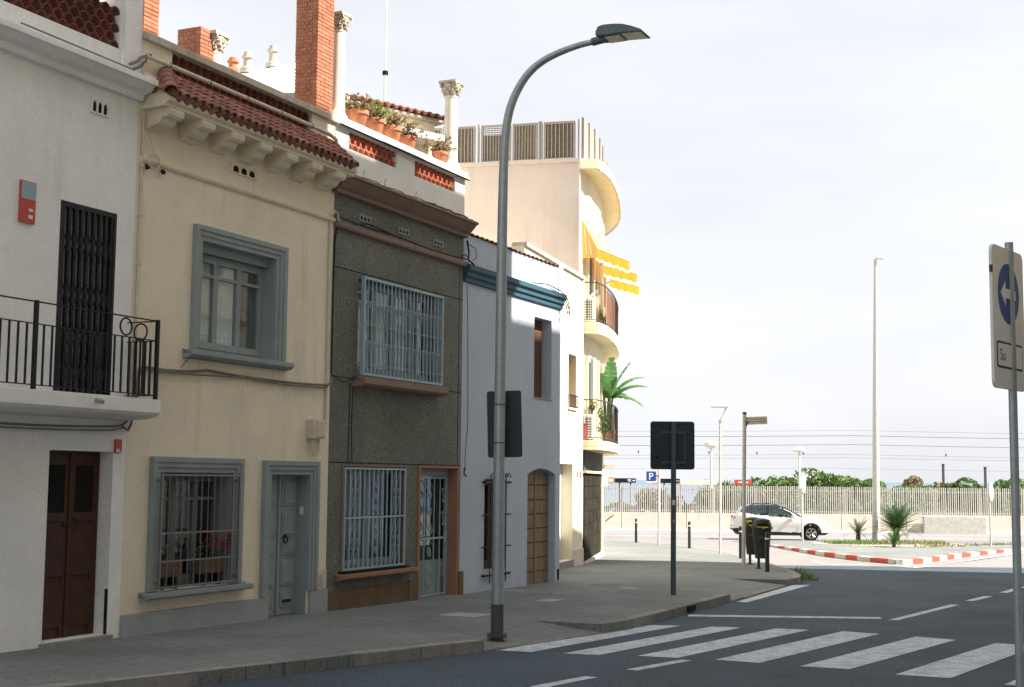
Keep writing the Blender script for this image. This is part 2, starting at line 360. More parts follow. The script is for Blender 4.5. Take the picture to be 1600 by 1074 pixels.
b = MB()
ys = [(-3000,-2.2),(-40,-.6),(0,-.6),(79,-1.55),(84,-1.7),(100,-8.2),(140,-8.6),(4000,-12)]
for (y0,z0),(y1,z1) in zip(ys,ys[1:]):
    for x0,x1 in ((-4000,-60),(-60,70),(70,4000)):
        b.quad((x0,y0,z0),(x1,y0,z0),(x1,y1,z1),(x0,y1,z1))
single('terrain', b, 'terrain', kind='structure')
b = MB()
for x0,x1 in ((-40000,-400),(-400,400),(400,40000)):
    for y0,y1 in ((112,400),(400,3000),(3000,50000)): b.quad((x0,y0,-7.6),(x1,y0,-7.6),(x1,y1,-7.6),(x0,y1,-7.6))
single('sea', b, 'sea', kind='structure')
b = MB()
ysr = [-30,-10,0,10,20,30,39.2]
for y0,y1 in zip(ysr,ysr[1:]):
    for x0,x1 in ((-40,-20),(-20,0),(0,20),(20,40),(40,60)):
        b.quad((x0,y0,road(y0)),(x1,y0,road(y0)),(x1,y1,road(y1)),(x0,y1,road(y1)))
roado = single('road', b, 'asphalt', kind='structure')
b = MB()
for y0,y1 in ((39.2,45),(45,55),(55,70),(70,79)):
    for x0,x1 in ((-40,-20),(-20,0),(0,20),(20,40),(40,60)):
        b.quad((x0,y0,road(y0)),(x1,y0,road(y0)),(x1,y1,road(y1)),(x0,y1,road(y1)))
single('far_road_sunlit', b, 'sunlit_road', kind='structure')  # paler far asphalt, begun at the shadow edge to paint in sunlight
def marking(name, poly, lift=.005, m='paint'):
    b = MB(); b.quad(*[(x,y,road(y)+lift) for x,y in poly]); 
    o = single(name, b, m); o.parent = roado; return o
for q in ([(-.16,16.65),(.26,16.50),(2.46,20.10),(2.06,20.18)],[(.63,16.38),(1.05,16.26),(3.32,19.93),(2.90,20.02)],
          [(1.49,16.22),(1.93,16.04),(4.22,19.66),(3.79,19.84)],[(2.34,15.90),(2.80,15.64),(5.08,19.17),(4.66,19.52)],
          [(3.19,15.36),(3.68,15.14),(5.90,18.45),(5.48,18.84)],[(4.06,14.72),(4.56,14.46),(6.70,17.75),(6.30,18.10)],
          [(4.95,14.0),(5.45,13.7),(7.5,16.9),(7.1,17.3)]):
    marking('crossing_stripe', q)
marking('stop_line', [(2.84,22.06),(2.78,21.72),(5.78,21.62),(5.82,21.94)])
marking('lane_dash', [(5.83,21.46),(5.96,21.40),(7.98,24.72),(7.85,24.80)])
marking('lane_dash', [(8.42,25.78),(8.55,25.70),(9.36,27.0),(9.23,27.1)])
marking('lane_dash', [(9.9,28.2),(10.03,28.1),(11.3,30.3),(11.17,30.4)])
marking('lane_dash', [(1.24,14.92),(1.36,14.84),(2.06,15.80),(1.95,15.88)])
marking('lane_dash', [(.2,13.5),(.32,13.4),(.9,14.25),(.78,14.33)])
marking('give_way_line', [(9.2,43.0),(9.4,42.8),(9.2,40.2),(8.86,39.4)], m='wornpaint')
marking('give_way_line', [(8.9,39.3),(9.22,40.0),(10.3,40.3),(10.1,39.5)], m='wornpaint')
marking('edge_line', [(9.6,45.0),(9.9,45.0),(11.3,39.2),(11.1,38.4)], m='wornpaint')
marking('edge_line', [(11.13,38.4),(11.35,39.15),(12.35,40.2),(12.0,39.5)])
marking('edge_line', [(12.02,39.5),(12.38,40.2),(18.4,49.6),(18.2,49.9)])
marking('lane_line', [(-10,65.2),(-10,65.5),(45,66.6),(45,66.3)])
marking('lane_line', [(-10,71.0),(-10,71.3),(45,72.4),(45,72.1)])

# main pavement along the houses, with a dropped crossing and a driveway crossing
K = [(-12.0,3.6),(-5.6,10.2),(-2.61,13.79),(-1.22,15.48),(-.30,16.50)]
RAMP1 = dict(o0=(-.30,16.50), i0=(-.75,17.9), i1=(.35,19.25), o1=(1.25,18.82))
K2 = [(1.25,18.82),(1.64,19.40),(2.64,21.77),(3.96,24.98)]
RAMP2 = dict(o0=(3.96,24.98), i0=(3.55,26.9), i1=(4.75,30.0), o1=(5.92,29.75))
K3 = [(5.92,29.75),(6.35,30.6),(6.70,32.0),(6.86,33.6),(6.95,35.9),(7.0,38.0),(6.95,44.0),(6.6,49.0),(5.9,53.0),(4.6,56.0),(2.5,57.6),(-1.0,58.4),(-16.,58.8)]
poly = K + [RAMP1['i0'],RAMP1['i1']] + K2 + [RAMP2['i0'],RAMP2['i1']] + K3 + [(-22,58.8),(-22,20),(-24,3.6)]
b = MB(); b.quad(*[(x,y,g(y)) for x,y in poly])
n = len(poly)
for (x0,y0),(x1,y1) in zip(poly, poly[1:]): b.quad((x0,y0,g(y0)-.35),(x1,y1,g(y1)-.35),(x1,y1,g(y1)),(x0,y0,g(y0)))
for R in (RAMP1,RAMP2):
    (ax,ay),(bx,by),(cx,cy),(dx,dy) = R['o0'],R['i0'],R['i1'],R['o1']
    b.quad((ax,ay,road(ay)+.02),(bx,by,g(by)),(cx,cy,g(cy)),(dx,dy,road(dy)+.02))
swo = single('sidewalk', b, 'paving', kind='structure')
kb = MB().cbox((0,0,0),1,.17,.30)
def kerb_mesh(m):
    me = shared(MB().cbox((0,0,-.15),1,.17,.30), 'kerb_stone', m)
    bm = bmesh.new(); bm.from_mesh(me); bmesh.ops.bevel(bm, geom=[e for e in bm.edges if all(v.co.z > -.01 for v in e.verts)], offset=.012, segments=1, affect='EDGES'); bm.to_mesh(me); bm.free()
    return me
KM = {k: kerb_mesh(k) for k in ('stone','red','kwhite')}
def kerbs(parent, line, zf, step=1.0, side=1, mats=('stone',), lift=.006, name='kerb_stone', inset=.085):
    pts = [Vector((x,y)) for x,y in line]; L = [0.]
    for a,c in zip(pts,pts[1:]): L.append(L[-1]+(c-a).length)
    def at(d):
        d = min(max(d,0),L[-1])
        for i in range(len(pts)-1):
            if d <= L[i+1]+1e-9: return pts[i].lerp(pts[i+1], (d-L[i])/max(1e-9,L[i+1]-L[i]))
        return pts[-1]
    nn = max(1, round(L[-1]/step)); k = 0
    for i in range(nn):
        a = at(L[-1]*i/nn); c = at(L[-1]*(i+1)/nn); dv = c-a; ln_ = dv.length; nrm = Vector((-dv.y,dv.x)).normalized()*side*inset
        z0 = zf(a.y); z1 = zf(c.y); mid = (a+c)/2 + nrm
        o = bpy.data.objects.new(name, KM[mats[i % len(mats)]]); COL.objects.link(o); o.parent = parent
        o.location = (mid.x, mid.y, (z0+z1)/2 + lift + random.uniform(-.004,.004))
        o.rotation_euler = (random.uniform(-.01,.01), -math.atan2(z1-z0, ln_), atan2(dv.y,dv.x)); o.scale = (ln_*.972/1.0, 1, 1)
kerbs(swo, K, g); kerbs(swo, K2, g); kerbs(swo, K3, g)
kerbs(swo, [RAMP1['o0'],RAMP1['o1']], lambda y: road(y)+.022, lift=.004, inset=.07)
kerbs(swo, [RAMP2['o0'],RAMP2['o1']], lambda y: road(y)+.022, lift=.004, inset=.07)
# thin concrete gutter at the driveway
marking('gutter_strip', [(4.06,24.9),(4.22,24.78),(6.5,30.1),(6.1,30.0)], .006)
gl = MB().cbox((2.93,22.42,road(22.42)+.075),.03,.42,.085,-.40); dr = single('drain_inlet',gl,'acdark'); dr.parent = swo
# traffic island with red and white kerb
ISL = [(9.5,57.6),(9.66,55.5),(9.96,51.5),(10.3,46.0),(10.75,41.9),(11.2,40.35),(11.75,40.55),(12.5,41.7),(14.75,45.55),(17.09,48.92),(20.5,53.8),(25,60.5),(25.5,62),(20,61.2),(14,59.6),(11,58.6)]
b = MB(); b.quad(*[(x,y,g(y)) for x,y in ISL])
for (x0,y0),(x1,y1) in zip(ISL, ISL[1:]+ISL[:1]): b.quad((x0,y0,g(y0)-.3),(x1,y1,g(y1)-.3),(x1,y1,g(y1)),(x0,y0,g(y0)))
iso = single('traffic_island', b, 'paving', kind='structure')
def kerb_run(parent, line, step, mats, wdt=.2):
    pts = [Vector((x,y)) for x,y in line]; L = [0.]
    for a,c in zip(pts,pts[1:]): L.append(L[-1]+(c-a).length)
    def at(d):
        for i in range(len(pts)-1):
            if d <= L[i+1]+1e-9: return pts[i].lerp(pts[i+1], (d-L[i])/max(1e-9,L[i+1]-L[i])), i
        return pts[-1], len(pts)-2
    def nrm(d):
        a,_ = at(max(0,d-.25)); c,_ = at(min(L[-1],d+.25)); v = (c-a).normalized(); return Vector((-v.y,v.x))
    n_ = round(L[-1]/step)
    for i in range(n_):
        d0,d1 = L[-1]*i/n_+.006, L[-1]*(i+1)/n_-.006; o_,i_ = [],[]
        for k in range(4):
            d = d0+(d1-d0)*k/3; p,_ = at(d); q = nrm(d); o_.append(p-q*.012); i_.append(p+q*wdt)
        poly_ = [(p.x,p.y) for p in o_+i_[::-1]]; top = random.uniform(.012,.022)
        ko = single('kerb_stone', MB().prism_z(poly_, lambda x,y: g(y)-.3, lambda x,y: g(y)+top), mats[i%2]); ko.parent = parent
kerb_run(iso, ISL[:12], 1.0, ('red','kwhite'))
# opposite pavement (under the camera)
OP = [(-16,-30),(-1.2-.47*0,0),(10.2,24.2),(16.5,37.6),(24,40),(24,-30)]
b = MB(); b.quad(*[(x,y,g(y)) for x,y in OP])
for (x0,y0),(x1,y1) in zip(OP, OP[1:]+OP[:1]): b.quad((x0,y0,g(y0)-.3),(x1,y1,g(y1)-.3),(x1,y1,g(y1)),(x0,y0,g(y0)))
rdp = random.Random(5)
for k in range(9):      # replaced paving slabs, a shade lighter or darker
    s_ = rdp.uniform(18,31); t_ = -rdp.uniform(.5,2.6); a_,c_ = rdp.choice(((.6,.3),(.3,.3),(.9,.6),(.6,.6)))
    q = [ROW.pt(s_+dx_,t_+dy_,0)[:2] for dx_,dy_ in ((0,0),(a_,0),(a_,c_),(0,c_))]
    po_ = single('paving_slab', MB().prism_z(q, lambda x,y: g(y)-.05, lambda x,y: g(y)+.004), ('base','stone','concrete_old')[k%3]); po_.parent = swo
opo = single('opposite_sidewalk', b, 'paving', kind='structure')
kerbs(opo, [(-1.2,0),(10.2,24.2),(16.5,37.6)], g, side=-1)

# ------------------------------------------------------------------ block across the street (behind the lens), whose shadow covers the street
def s_of(x,y): return ((x+12.3)*cos(ROW.a)+y*sin(ROW.a))
blk = Thing('apartment_block', 'tall white apartment block across the street shading the row of houses', 'building', (0,-12.2,-.5), frame=ROW)
secs = [(2.0,23.7,19.75),(23.7,25.1,19.25),(25.1,26.5,18.8),(26.5,27.9,19.05),(27.9,29.6,18.85),(29.6,31.6,18.7),(31.6,34.0,16.8),(34.0,44.7,14.75)]
for a,c,h in secs:
    blk.part('wall', MB().box(a,c-.002,-25,-12.2,-.6,h), 'white2')
for a,c,h in secs:
    for k in range(1,int(h/3.05)):
        z = k*3.05
        nb = max(1,int((c-a)/3.2))
        for i in range(nb):
            x = a+(c-a)*(i+.5)/nb
            blk.part('window', MB().box(x-.7,x+.7,-12.21,-12.16,z+.9,z+2.3), 'carblack')
        blk.part('balcony', MB().box(a+.3,c-.3,-12.19,-11.3,z-.15,z).box(a+.3,c-.3,-11.36,-11.3,z,z+.95), 'slab')
# ------------------------------------------------------------------ shared pieces for the houses
BAR = {}
def bar_mesh(m, r=.008, sq=True):
    key = (m, r, sq)
    if key not in BAR:
        BAR[key] = shared(MB().box(-r,r,-r,r,0,1) if sq else MB().tube([(0,0,0),(0,0,1)], r, 6), 'bar', m)
    return BAR[key]
def vbar(T, x, y, z0, z1, m, r=.008, parent=None, name='bar', sq=True):
    return T.inst(name, bar_mesh(m,r,sq), (x,y,z0), (0,0,0), (1,1,z1-z0), parent)
def hbar(T, x0, x1, y, z, m, r=.008, parent=None, name='rail'):
    return T.inst(name, bar_mesh(m,r,True), (x0,y,z), (0,pi/2,0), (1,1,x1-x0), parent)
def scroll_pts(w, h, n=9):     # S scroll with curled ends, in x-z, height h, width w
    pts = []
    r = w*.42
    for i in range(n): a = -pi*.3 + i*(1.7*pi)/(n-1); q = r*(.35+.65*i/(n-1)); pts.append((q*cos(a)*1.0, 0, h/2 - r + q*sin(a)))
    low = [(-x,0,-z) for x,_,z in pts][::-1]
    return pts + low
SCM = {}
def scroll_mesh(m, w, h, r=.006):
    k = (m,w,h)
    if k not in SCM: SCM[k] = shared(MB().tube(scroll_pts(w,h), r, 5), 'scroll', m, True)
    return SCM[k]
def ptube(T, name, pts, r, m, parent=None, n=6): return T.part(name, MB().tube(pts, r, n), m, parent, smooth=True)
def sag(p, q, d, n=9):
    p, q = Vector(p), Vector(q); return [tuple(p.lerp(q,i/(n-1)) + Vector((0,0,-d*4*(i/(n-1))*(1-i/(n-1))))) for i in range(n)]

def shell(T, s0, s1, z0, ztop, holes, m, back=9.0, y=0., depth=.26, roofz=None):
    b = MB().wall(s0,s1,z0,ztop,holes,y,depth)
    rz = roofz if roofz else ztop
    b.quad((s0,y,z0),(s0,back,z0),(s0,back,rz),(s0,y,rz)); b.quad((s1,y,z0),(s1,back,z0),(s1,back,rz),(s1,y,rz))
    b.quad((s0,back,z0),(s1,back,z0),(s1,back,rz),(s0,back,rz)); b.quad((s0,y,rz),(s1,y,rz),(s1,back,rz),(s0,back,rz))
    b.quad((s0,y,z0),(s1,y,z0),(s1,back,z0),(s0,back,z0))
    return T.part('wall', b, m)
def casing(T, name, s0, s1, z0, z1, os0, os1, oz1, y, d, m, parent=None):   # moulded surround with three steps, opening os0..os1 up to oz1, down to z0
    b = MB(); st = 3
    for k in range(st):
        f = k/st; f2 = (k+1)/st; yy = y - d*(1-.75*f)
        a0, a1 = s0+(os0-s0)*f, s0+(os0-s0)*f2; c0, c1 = s1+(os1-s1)*f, s1+(os1-s1)*f2; t0, t1 = z1+(oz1-z1)*f, z1+(oz1-z1)*f2
        b.box(a0,a1,yy,y+.002,z0,t0); b.box(c1,c0,yy,y+.002,z0,t0); b.box(a1,c1,yy,y+.002,t1,t0)
    return T.part(name, b, m, parent)
def leaf_window(T, s0, s1, z0, z1, y, leaves, m, transom=None, fw=.055, parent=None):
    W_ = T.part('window', MB().box(s0,s0+fw,y,y+.06,z0,z1).box(s1-fw,s1,y,y+.06,z0,z1).box(s0+fw,s1-fw,y,y+.06,z0,z0+fw).box(s0+fw,s1-fw,y,y+.06,z1-fw,z1), m, parent)
    n = leaves; w = (s1-s0-2*fw)/n
    for i in range(n):
        a = s0+fw+i*w; c = a+w; q = .045
        b = MB().box(a+.003,a+q,y-.012,y+.05,z0+fw,z1-fw).box(c-q,c-.003,y-.012,y+.05,z0+fw,z1-fw).box(a+q,c-q,y-.012,y+.05,z0+fw+.003,z0+fw+.09).box(a+q,c-q,y-.012,y+.05,z1-fw-q,z1-fw-.003)
        zs = [z0+fw+.09, z1-fw-q]
        if transom: b.box(a+q,c-q,y-.012,y+.05,transom,transom+.04); zs = [zs[0],transom,transom+.04,zs[1]]
        T.part('sash', b, m, W_)
        for u,v in zip(zs[::2],zs[1::2]):
            T.part('pane', MB().box(a+q-.002,c-q+.002,y+.018,y+.024,u-.002,v+.002), 'glass', W_)
    return W_
def curtain(T, s0, s1, z0, z1, y, m, parent=None, folds=10):
    b = MB(); n = folds*4; 
    P = [(s0+(s1-s0)*i/n, y+.022*sin(i/4*2*pi)+.008*sin(i*1.7)) for i in range(n+1)]
    for (a,ya),(c,yc) in zip(P,P[1:]): b.quad((a,ya,z0),(c,yc,z0),(c,yc,z1),(a,ya,z1))
    return T.part('curtain', b, m, parent, smooth=True)
def vent(T, s0, s1, z0, z1, n, m, y=0.):
    v = T.part('vent', MB().box(s0,s1,y-.02,y-.001,z0,z0+.02).box(s0,s1,y-.02,y-.001,z1-.02,z1).box(s0,s0+.02,y-.02,y-.001,z0+.02,z1-.02).box(s1-.02,s1,y-.02,y-.001,z0+.02,z1-.02), m)
    T.part('hole', MB().box(s0+.02,s1-.02,y-.005,y-.002,z0+.02,z1-.02), 'acdark', v)
    w = (s1-s0-.04)/n; zt = z1-.02; h = zt-z0-.02
    for i in range(n):
        c = s0+.02+w*(i+.5)
        for sg in (1,-1):
            pr = [(c+sg*w*.5,z0+.02),(c+sg*w*.36,z0+.02)]+[(c+sg*w*.36*cos(a*pi/10), z0+.02+h*.45+h*.42*sin(a*pi/10)) for a in range(0,6)]+[(c+sg*.0005,zt),(c+sg*w*.5,zt)]
            T.part('louvre', MB().prism_y(pr if sg > 0 else pr[::-1], y-.018,y-.006), m, v)
    return v
# clay arch tile (one barrel tile, length 1 along y, up-slope +y), and lattice ring
def arch(r0, r1, t, n=7):
    b = MB(); L = []
    for yy,r in ((0,r0),(1,r1)):
        for k,rr in ((0,r),(1,r-t)):
            L.append([(rr*cos(pi*i/n), yy, rr*sin(pi*i/n)) for i in range(n+1)])
    base = len(b.v)
    for row in L: b.v += row
    m_ = n+1
    for i in range(n):
        b.f.append((i,i+1,2*m_+i+1,2*m_+i)); b.f.append((m_+i,3*m_+i,3*m_+i+1,m_+i+1)); b.f.append((i,m_+i,m_+i+1,i+1)); b.f.append((2*m_+i,2*m_+i+1,3*m_+i+1,3*m_+i))
    for i in (0,n): b.f.append((i,2*m_+i,3*m_+i,m_+i))
    return b
TILE = shared(arch(.075,.062,.014), 'roof_tile', 'tile', True)
HALF = shared(arch(.085,.085,.014), 'lattice_tile', 'lat_shaded', True)
def pipe_ring(R, t, d, n=14):
    b = MB(); 
    for j in range(n):
        a0,a1 = 2*pi*j/n,2*pi*(j+1)/n
        def p(r,a,y): return (r*cos(a),y,r*sin(a))
        b.quad(p(R,a0,0),p(R,a1,0),p(R-t,a1,0),p(R-t,a0,0)); b.quad(p(R,a0,0),p(R,a0,d),p(R,a1,d),p(R,a1,0)); b.quad(p(R-t,a0,0),p(R-t,a1,0),p(R-t,a1,d),p(R-t,a0,d)); b.quad(p(R,a0,d),p(R-t,a0,d),p(R-t,a1,d),p(R,a1,d))
    return b
RING = shared(pipe_ring(.078,.011,.22), 'lattice_ring', 'lat_shaded', True)
RINGS = shared(pipe_ring(.079,.017,.15,12), 'lattice_ring', 'lat', True)
BRK = shared(MB().cbox((0,0,0),.235,.105,.046), 'brick', 'brick')
def chimney(T, s0, y0, w, d, z0, z1, parent=None):
    # bonded chimney: mortar core with separate bricks round it
    core = T.part('chimney', MB().box(s0+.012,s0+w-.012,y0+.012,y0+d-.012,z0,z1-.006), 'mortar', parent)
    z = z0+.024; k = 0
    while z < z1:
        nx = max(1,round(w/.245)); ny = max(1,round(d/.245))
        offs = (k % 2)*.5
        def run(L, n, fn):
            # brick spans along a side, alternate rows shifted by half a brick
            cuts = [0.] + [L*(i+(.5 if k%2 else 0))/n for i in range(0 if k%2 else 1, n)] + [L]
            for a,c in zip(cuts,cuts[1:]): fn((a+c)/2, c-a-.010)
        j = lambda: random.uniform(-.003,.003)
        def face(fn): fn()
        run(w, nx, lambda c,l: T.inst('brick', BRK, (s0+c,y0+.05+j(),z),(0,0,0),(l/.235,.095/.105,1),core))
        run(w, nx, lambda c,l: T.inst('brick', BRK, (s0+c,y0+d-.05+j(),z),(0,0,0),(l/.235,.095/.105,1),core))
        run(d-.2, max(1,ny), lambda c,l: T.inst('brick', BRK, (s0+.05+j(),y0+.1+c,z),(0,0,pi/2),(l/.235,.095/.105,1),core))
        run(d-.2, max(1,ny), lambda c,l: T.inst('brick', BRK, (s0+w-.05+j(),y0+.1+c,z),(0,0,pi/2),(l/.235,.095/.105,1),core))
        z += .057; k += 1
    return core
def column(T, s, y, z0, h, r=.115):
    c = T.part('column', MB().lathe([(r*1.45,0),(r*1.45,.05),(r*1.3,.055),(r*1.25,.10),(r*1.08,.13),(r,.18),(r*1.0,h*.5),(r*.9,h-.30),(r*.98,h-.29),(r*.98,h-.265),(r*.9,h-.26)], (s,y,z0), 20), 'column', smooth=True)
    b = MB().lathe([(r*.92,h-.26),(r*1.0,h-.2),(r*1.12,h-.14),(r*1.35,h-.08),(r*1.3,h-.05)], (s,y,z0), 20)
    rnd = random.Random(int(s*100))
    for ring_,(zz,rr,cnt,sz) in enumerate(((h-.21,r*1.02,8,.045),(h-.15,r*1.15,8,.05))):
        for i in range(cnt):
            a = 2*pi*(i+.5*ring_)/cnt; cx,cy = s+rr*cos(a), y+rr*sin(a)
            b.lathe([(.004,-sz),(sz*.7,-sz*.6),(sz*.75,0),(sz*.95,sz*.5),(sz*.5,sz*.75),(.004,sz*.6)], (cx,cy,z0+zz), 6)
    for i in range(4):     # corner volutes
        a = pi/4+i*pi/2; b.ring((s+r*1.5*cos(a),y+r*1.5*sin(a),z0+h-.075), .033,.02,'y' if i%2 else 'x',10,6)
    b.cbox((s,y,z0+h-.02), r*2.75, r*2.75, .045)
    T.part('capital', b, 'capstone', c, smooth=False)
    return c
# ------------------------------------------------------------------ white house (leftmost)
T = Thing('white_house', 'white rendered house at the left end with iron balcony and brown front door', 'house', (12.2,0,gs(15)), frame=ROW)
shell(T, 12.2, 18.147, -.6, 6.2, [(16.90,17.93,-.17,1.94,.26),(16.91,17.84,2.60,4.76,.16),(13.2,14.3,2.60,4.76,.16)], 'white', roofz=6.2)
T.part('cornice', MB().prism_x([(0,6.2),(-.08,6.2),(-.10,6.27),(-.2,6.30),(-.27,6.36),(-.3,6.36),(-.3,6.43),(0,6.47),(.3,6.47),(.3,6.2)], 12.2,18.14), 'white', bevel=.006)
par = T.part('parapet', MB().wall(12.2,17.86,6.47,7.55,[(14.6,17.84,6.78,7.42,.18)],.06,.18).box(12.2,17.86,.24,.26,6.47,6.78).box(17.862,18.16,.0,.34,6.47,7.75), 'white')
T.part('coping', MB().box(12.2,17.855,-.02,.3,7.552,7.63), 'white', par)
for r in range(5):
    for i in range(19):
        x = 17.77-.17*i - (.085 if r%2 else 0)
        if x < 14.7: continue
        T.inst('lattice_tile', HALF, (x,.08,6.78+r*.105),(0,0,0),(1,.26,1.12),par)
vent(T, 17.31,17.62,5.87,6.06,3,'white2')
# front door
D = T.part('door', MB().box(16.91,17.92,.19,.24,-.165,1.93), 'wood')
dx = [(16.98,17.40),(17.46,17.86)]
for a,c in dx:
    for z0,z1 in ((-.05,.45),(.52,1.12)): T.part('door_panel', MB().box(a+.05,c-.05,.172,.19,z0,z1), 'wood', D, bevel=.008)
    T.part('stile', MB().box(a,a+.05,.176,.1905,-.14,1.9).box(c-.05,c,.176,.1905,-.14,1.9).box(a+.05,c-.05,.176,.1905,1.14,1.24).box(a+.05,c-.05,.176,.1905,1.78,1.9), 'wood', D)
    T.part('pane', MB().box(a+.05,c-.05,.182,.1895,1.24,1.78), 'acdark', D)
T.part('meeting_stile', MB().box(17.41,17.45,.165,.1905,-.15,1.92), 'wood', D)
T.part('handle', MB().tube([(17.50,.19,1.16),(17.50,.13,1.16),(17.50,.13,1.05)],.012,6), 'iron', D)
T.part('handle', MB().lathe([(.035,-.01),(.035,.01)],(17.36,.16,1.1),10), 'iron', D)
T.part('door_step', MB().box(16.86,17.97,-.07,.25,-.45,-.172), 'stone', bevel=.01)
T.part('stile', MB().box(17.905,17.93,.0,.03,-.17,.35), 'iron', D)
# balcony with railing and folding gate
sb = T.part('balcony', MB().prism_x([(-.001,2.57),(-.5,2.55),(-.5,2.40),(-.46,2.36),(-.3,2.33),(-.001,2.31)], 12.9,18.146), 'white2', bevel=.006)
rl = T.part('railing', MB().box(12.95,18.1,-.462,-.438,3.478,3.492).box(12.95,18.1,-.458,-.442,3.245,3.257).box(12.95,18.1,-.456,-.444,2.60,2.612)
            .box(18.088,18.104,-.438,-.0,3.478,3.492).box(18.09,18.102,-.438,-.0,3.245,3.257).box(18.09,18.102,-.438,-.0,2.60,2.612), 'iron')
for x in (18.1,16.15,14.3): vbar(T, x,-.45,2.56,3.50,'iron',.02,rl,'post')
x = 17.98
while x > 13.0:
    if abs(x-16.15) > .06: vbar(T, x,-.45,2.606,3.25,'iron',.009,rl)
    x -= .122
for i in range(5): vbar(T, 18.096,-.36+i*.078,2.606,3.25,'iron',.009,rl)
T.part('ring', MB().ring((17.55,-.45,3.367),.098,.011,'y',18,6), 'iron', rl, smooth=True)
T.part('ring', MB().ring((18.096,-.20,3.367),.098,.011,'x',18,6), 'iron', rl, smooth=True)
T.part('drain_spout', MB().tube([(17.05,-.49,2.5),(17.05,-.60,2.47)],.025,8), 'tile_mortar', sb)
bd = T.part('balcony_door', MB().box(16.92,17.83,.12,.15,2.605,4.755), 'base')
for k in range(29): T.part('slat', MB().prism_x([(.12,3.06+k*.058),(.106,3.075+k*.058),(.106,3.10+k*.058),(.12,3.112+k*.058)],17.0,17.75), 'blind', bd)
gt = T.part('folding_gate', MB().box(16.91,16.95,.0,.05,2.60,4.76).box(17.80,17.84,.0,.05,2.60,4.76).box(16.95,17.80,.005,.045,4.70,4.759), 'iron')
xs = [16.98+i*.1 for i in range(9)]
for x in xs: vbar(T, x,.03,2.605,4.70,'iron',.021,gt,'gate_bar')
for zc in (4.28,3.70,3.22,2.82):
    for i,(a,c) in enumerate(zip(xs,xs[1:])):
        for sgn in (1,-1):
            T.part('lattice_strap', MB().tube([(a,.012+.004*sgn,zc-.16*sgn),(c,.012+.004*sgn,zc+.16*sgn)],.008,4), 'iron', gt)
bd2 = T.part('balcony_door', MB().box(13.21,14.29,.12,.15,2.605,4.755), 'base')

# ------------------------------------------------------------------ cream house
T = Thing('cream_house', 'cream rendered house with clay tile pent roof and grey moulded window frames', 'house', (18.15,0,gs(20)), frame=ROW)
shell(T, 18.15,22.567,-.6,6.40,[(19.43,21.08,3.27,4.70,.26),(18.75,20.22,.27,1.71,.26),(21.10,22.06,-.29,1.70,.22)],'cream', roofz=6.40)
par = T.part('parapet', MB().wall(18.165,22.567,6.40,7.0,[(18.75,21.93,6.55,6.999,.18)],.01,.18).box(18.165,22.56,.19,.205,6.40,6.52), 'cream2')
T.part('coping', MB().box(18.168,22.60,-.05,.27,7.002,7.10), 'coping', par, bevel=.012)
for r in range(3):
    for i in range(21):
        x = 18.83+.156*i + (.078 if r%2 else 0)
        if x < 21.9: T.inst('lattice_ring', RING, (x,.03,6.64+r*.136),(0,0,0),(1,1,1),par)
T.part('string_course', MB().prism_x([(-.001,5.47),(-.035,5.485),(-.05,5.51),(-.05,5.53),(-.001,5.545)],18.2,22.55), 'cream2')
v_ = vent(T, 20.0,20.58,5.72,5.86,3,'cream2')
# eave, corbels, tiles
ev = T.part('eave', MB().prism_x([(-.001,6.60),(-.42,6.25),(-.42,6.20),(-.37,6.17),(-.37,6.14),(-.001,6.12)],18.19,22.53), 'cream2')
cp = [(-.001,6.12),(-.36,6.14),(-.375,6.10),(-.36,6.055),(-.31,6.03),(-.26,6.035),(-.24,6.0),(-.21,5.965),(-.15,5.94),(-.10,5.94),(-.07,5.91),(-.001,5.89)]
cm = shared(MB().prism_x(cp,-.135,.135),'corbel','cream2')
for i in range(7): T.inst('corbel', cm, (18.42+.625*i,0,0))
PLUG = shared(MB().prism_y([(.062*cos(pi*i/8),.060*sin(pi*i/8)) for i in range(9)],0,.03),'mortar_plug','tile_mortar')
rf = T.part('roof', MB().quad((18.19,-.44,6.265),(22.53,-.44,6.265),(22.53,-.0,6.65),(18.60,-.0,6.65)).quad((18.19,-.44,6.265),(18.60,-.0,6.65),(18.19,-.0,6.28)), 'tile_mortar')
sl_ = math.atan2(.385,.44); cs, sn = cos(sl_), sin(sl_)
for r in range(4):
    d0 = -.03 + r*.148
    for i in range(27):
        x = 18.29+.1585*i
        yy = -.44 + d0*cs; zz = 6.265 + d0*sn
        lim = 18.19 + (yy+.44)*.93
        if x < lim+.06 : continue
        T.inst('roof_tile', TILE, (x+random.uniform(-.006,.006),yy,zz+.022+random.uniform(0,.005)),(sl_-.05,0,random.uniform(-.03,.03)),(1,.195,1.0),rf)
        if r == 0: T.inst('mortar_plug', PLUG, (x,yy+.02,zz+.022),(sl_*.3,0,0),(1,1,1),rf)
        if i < 26: T.inst('roof_tile', TILE, (x+.079,yy+.02,zz+.052),(sl_-.03,pi,0),(.85,.185,.8),rf)
for k in range(4):   # hip ridge
    f = k/4; T.inst('ridge_tile', TILE, (18.17+.42*f*.96,-.47+.44*f,6.285+.385*f),(.62,0,-.76),(1.35,.20,1.3),rf)
for k,(yy,n_) in enumerate(((-.30,2),(-.14,3))):
    for r in range(n_): T.inst('roof_tile', TILE, (18.15+r*.13,yy,6.29+r*.12),(.72,0,-pi/2),(1,.18,1),rf)
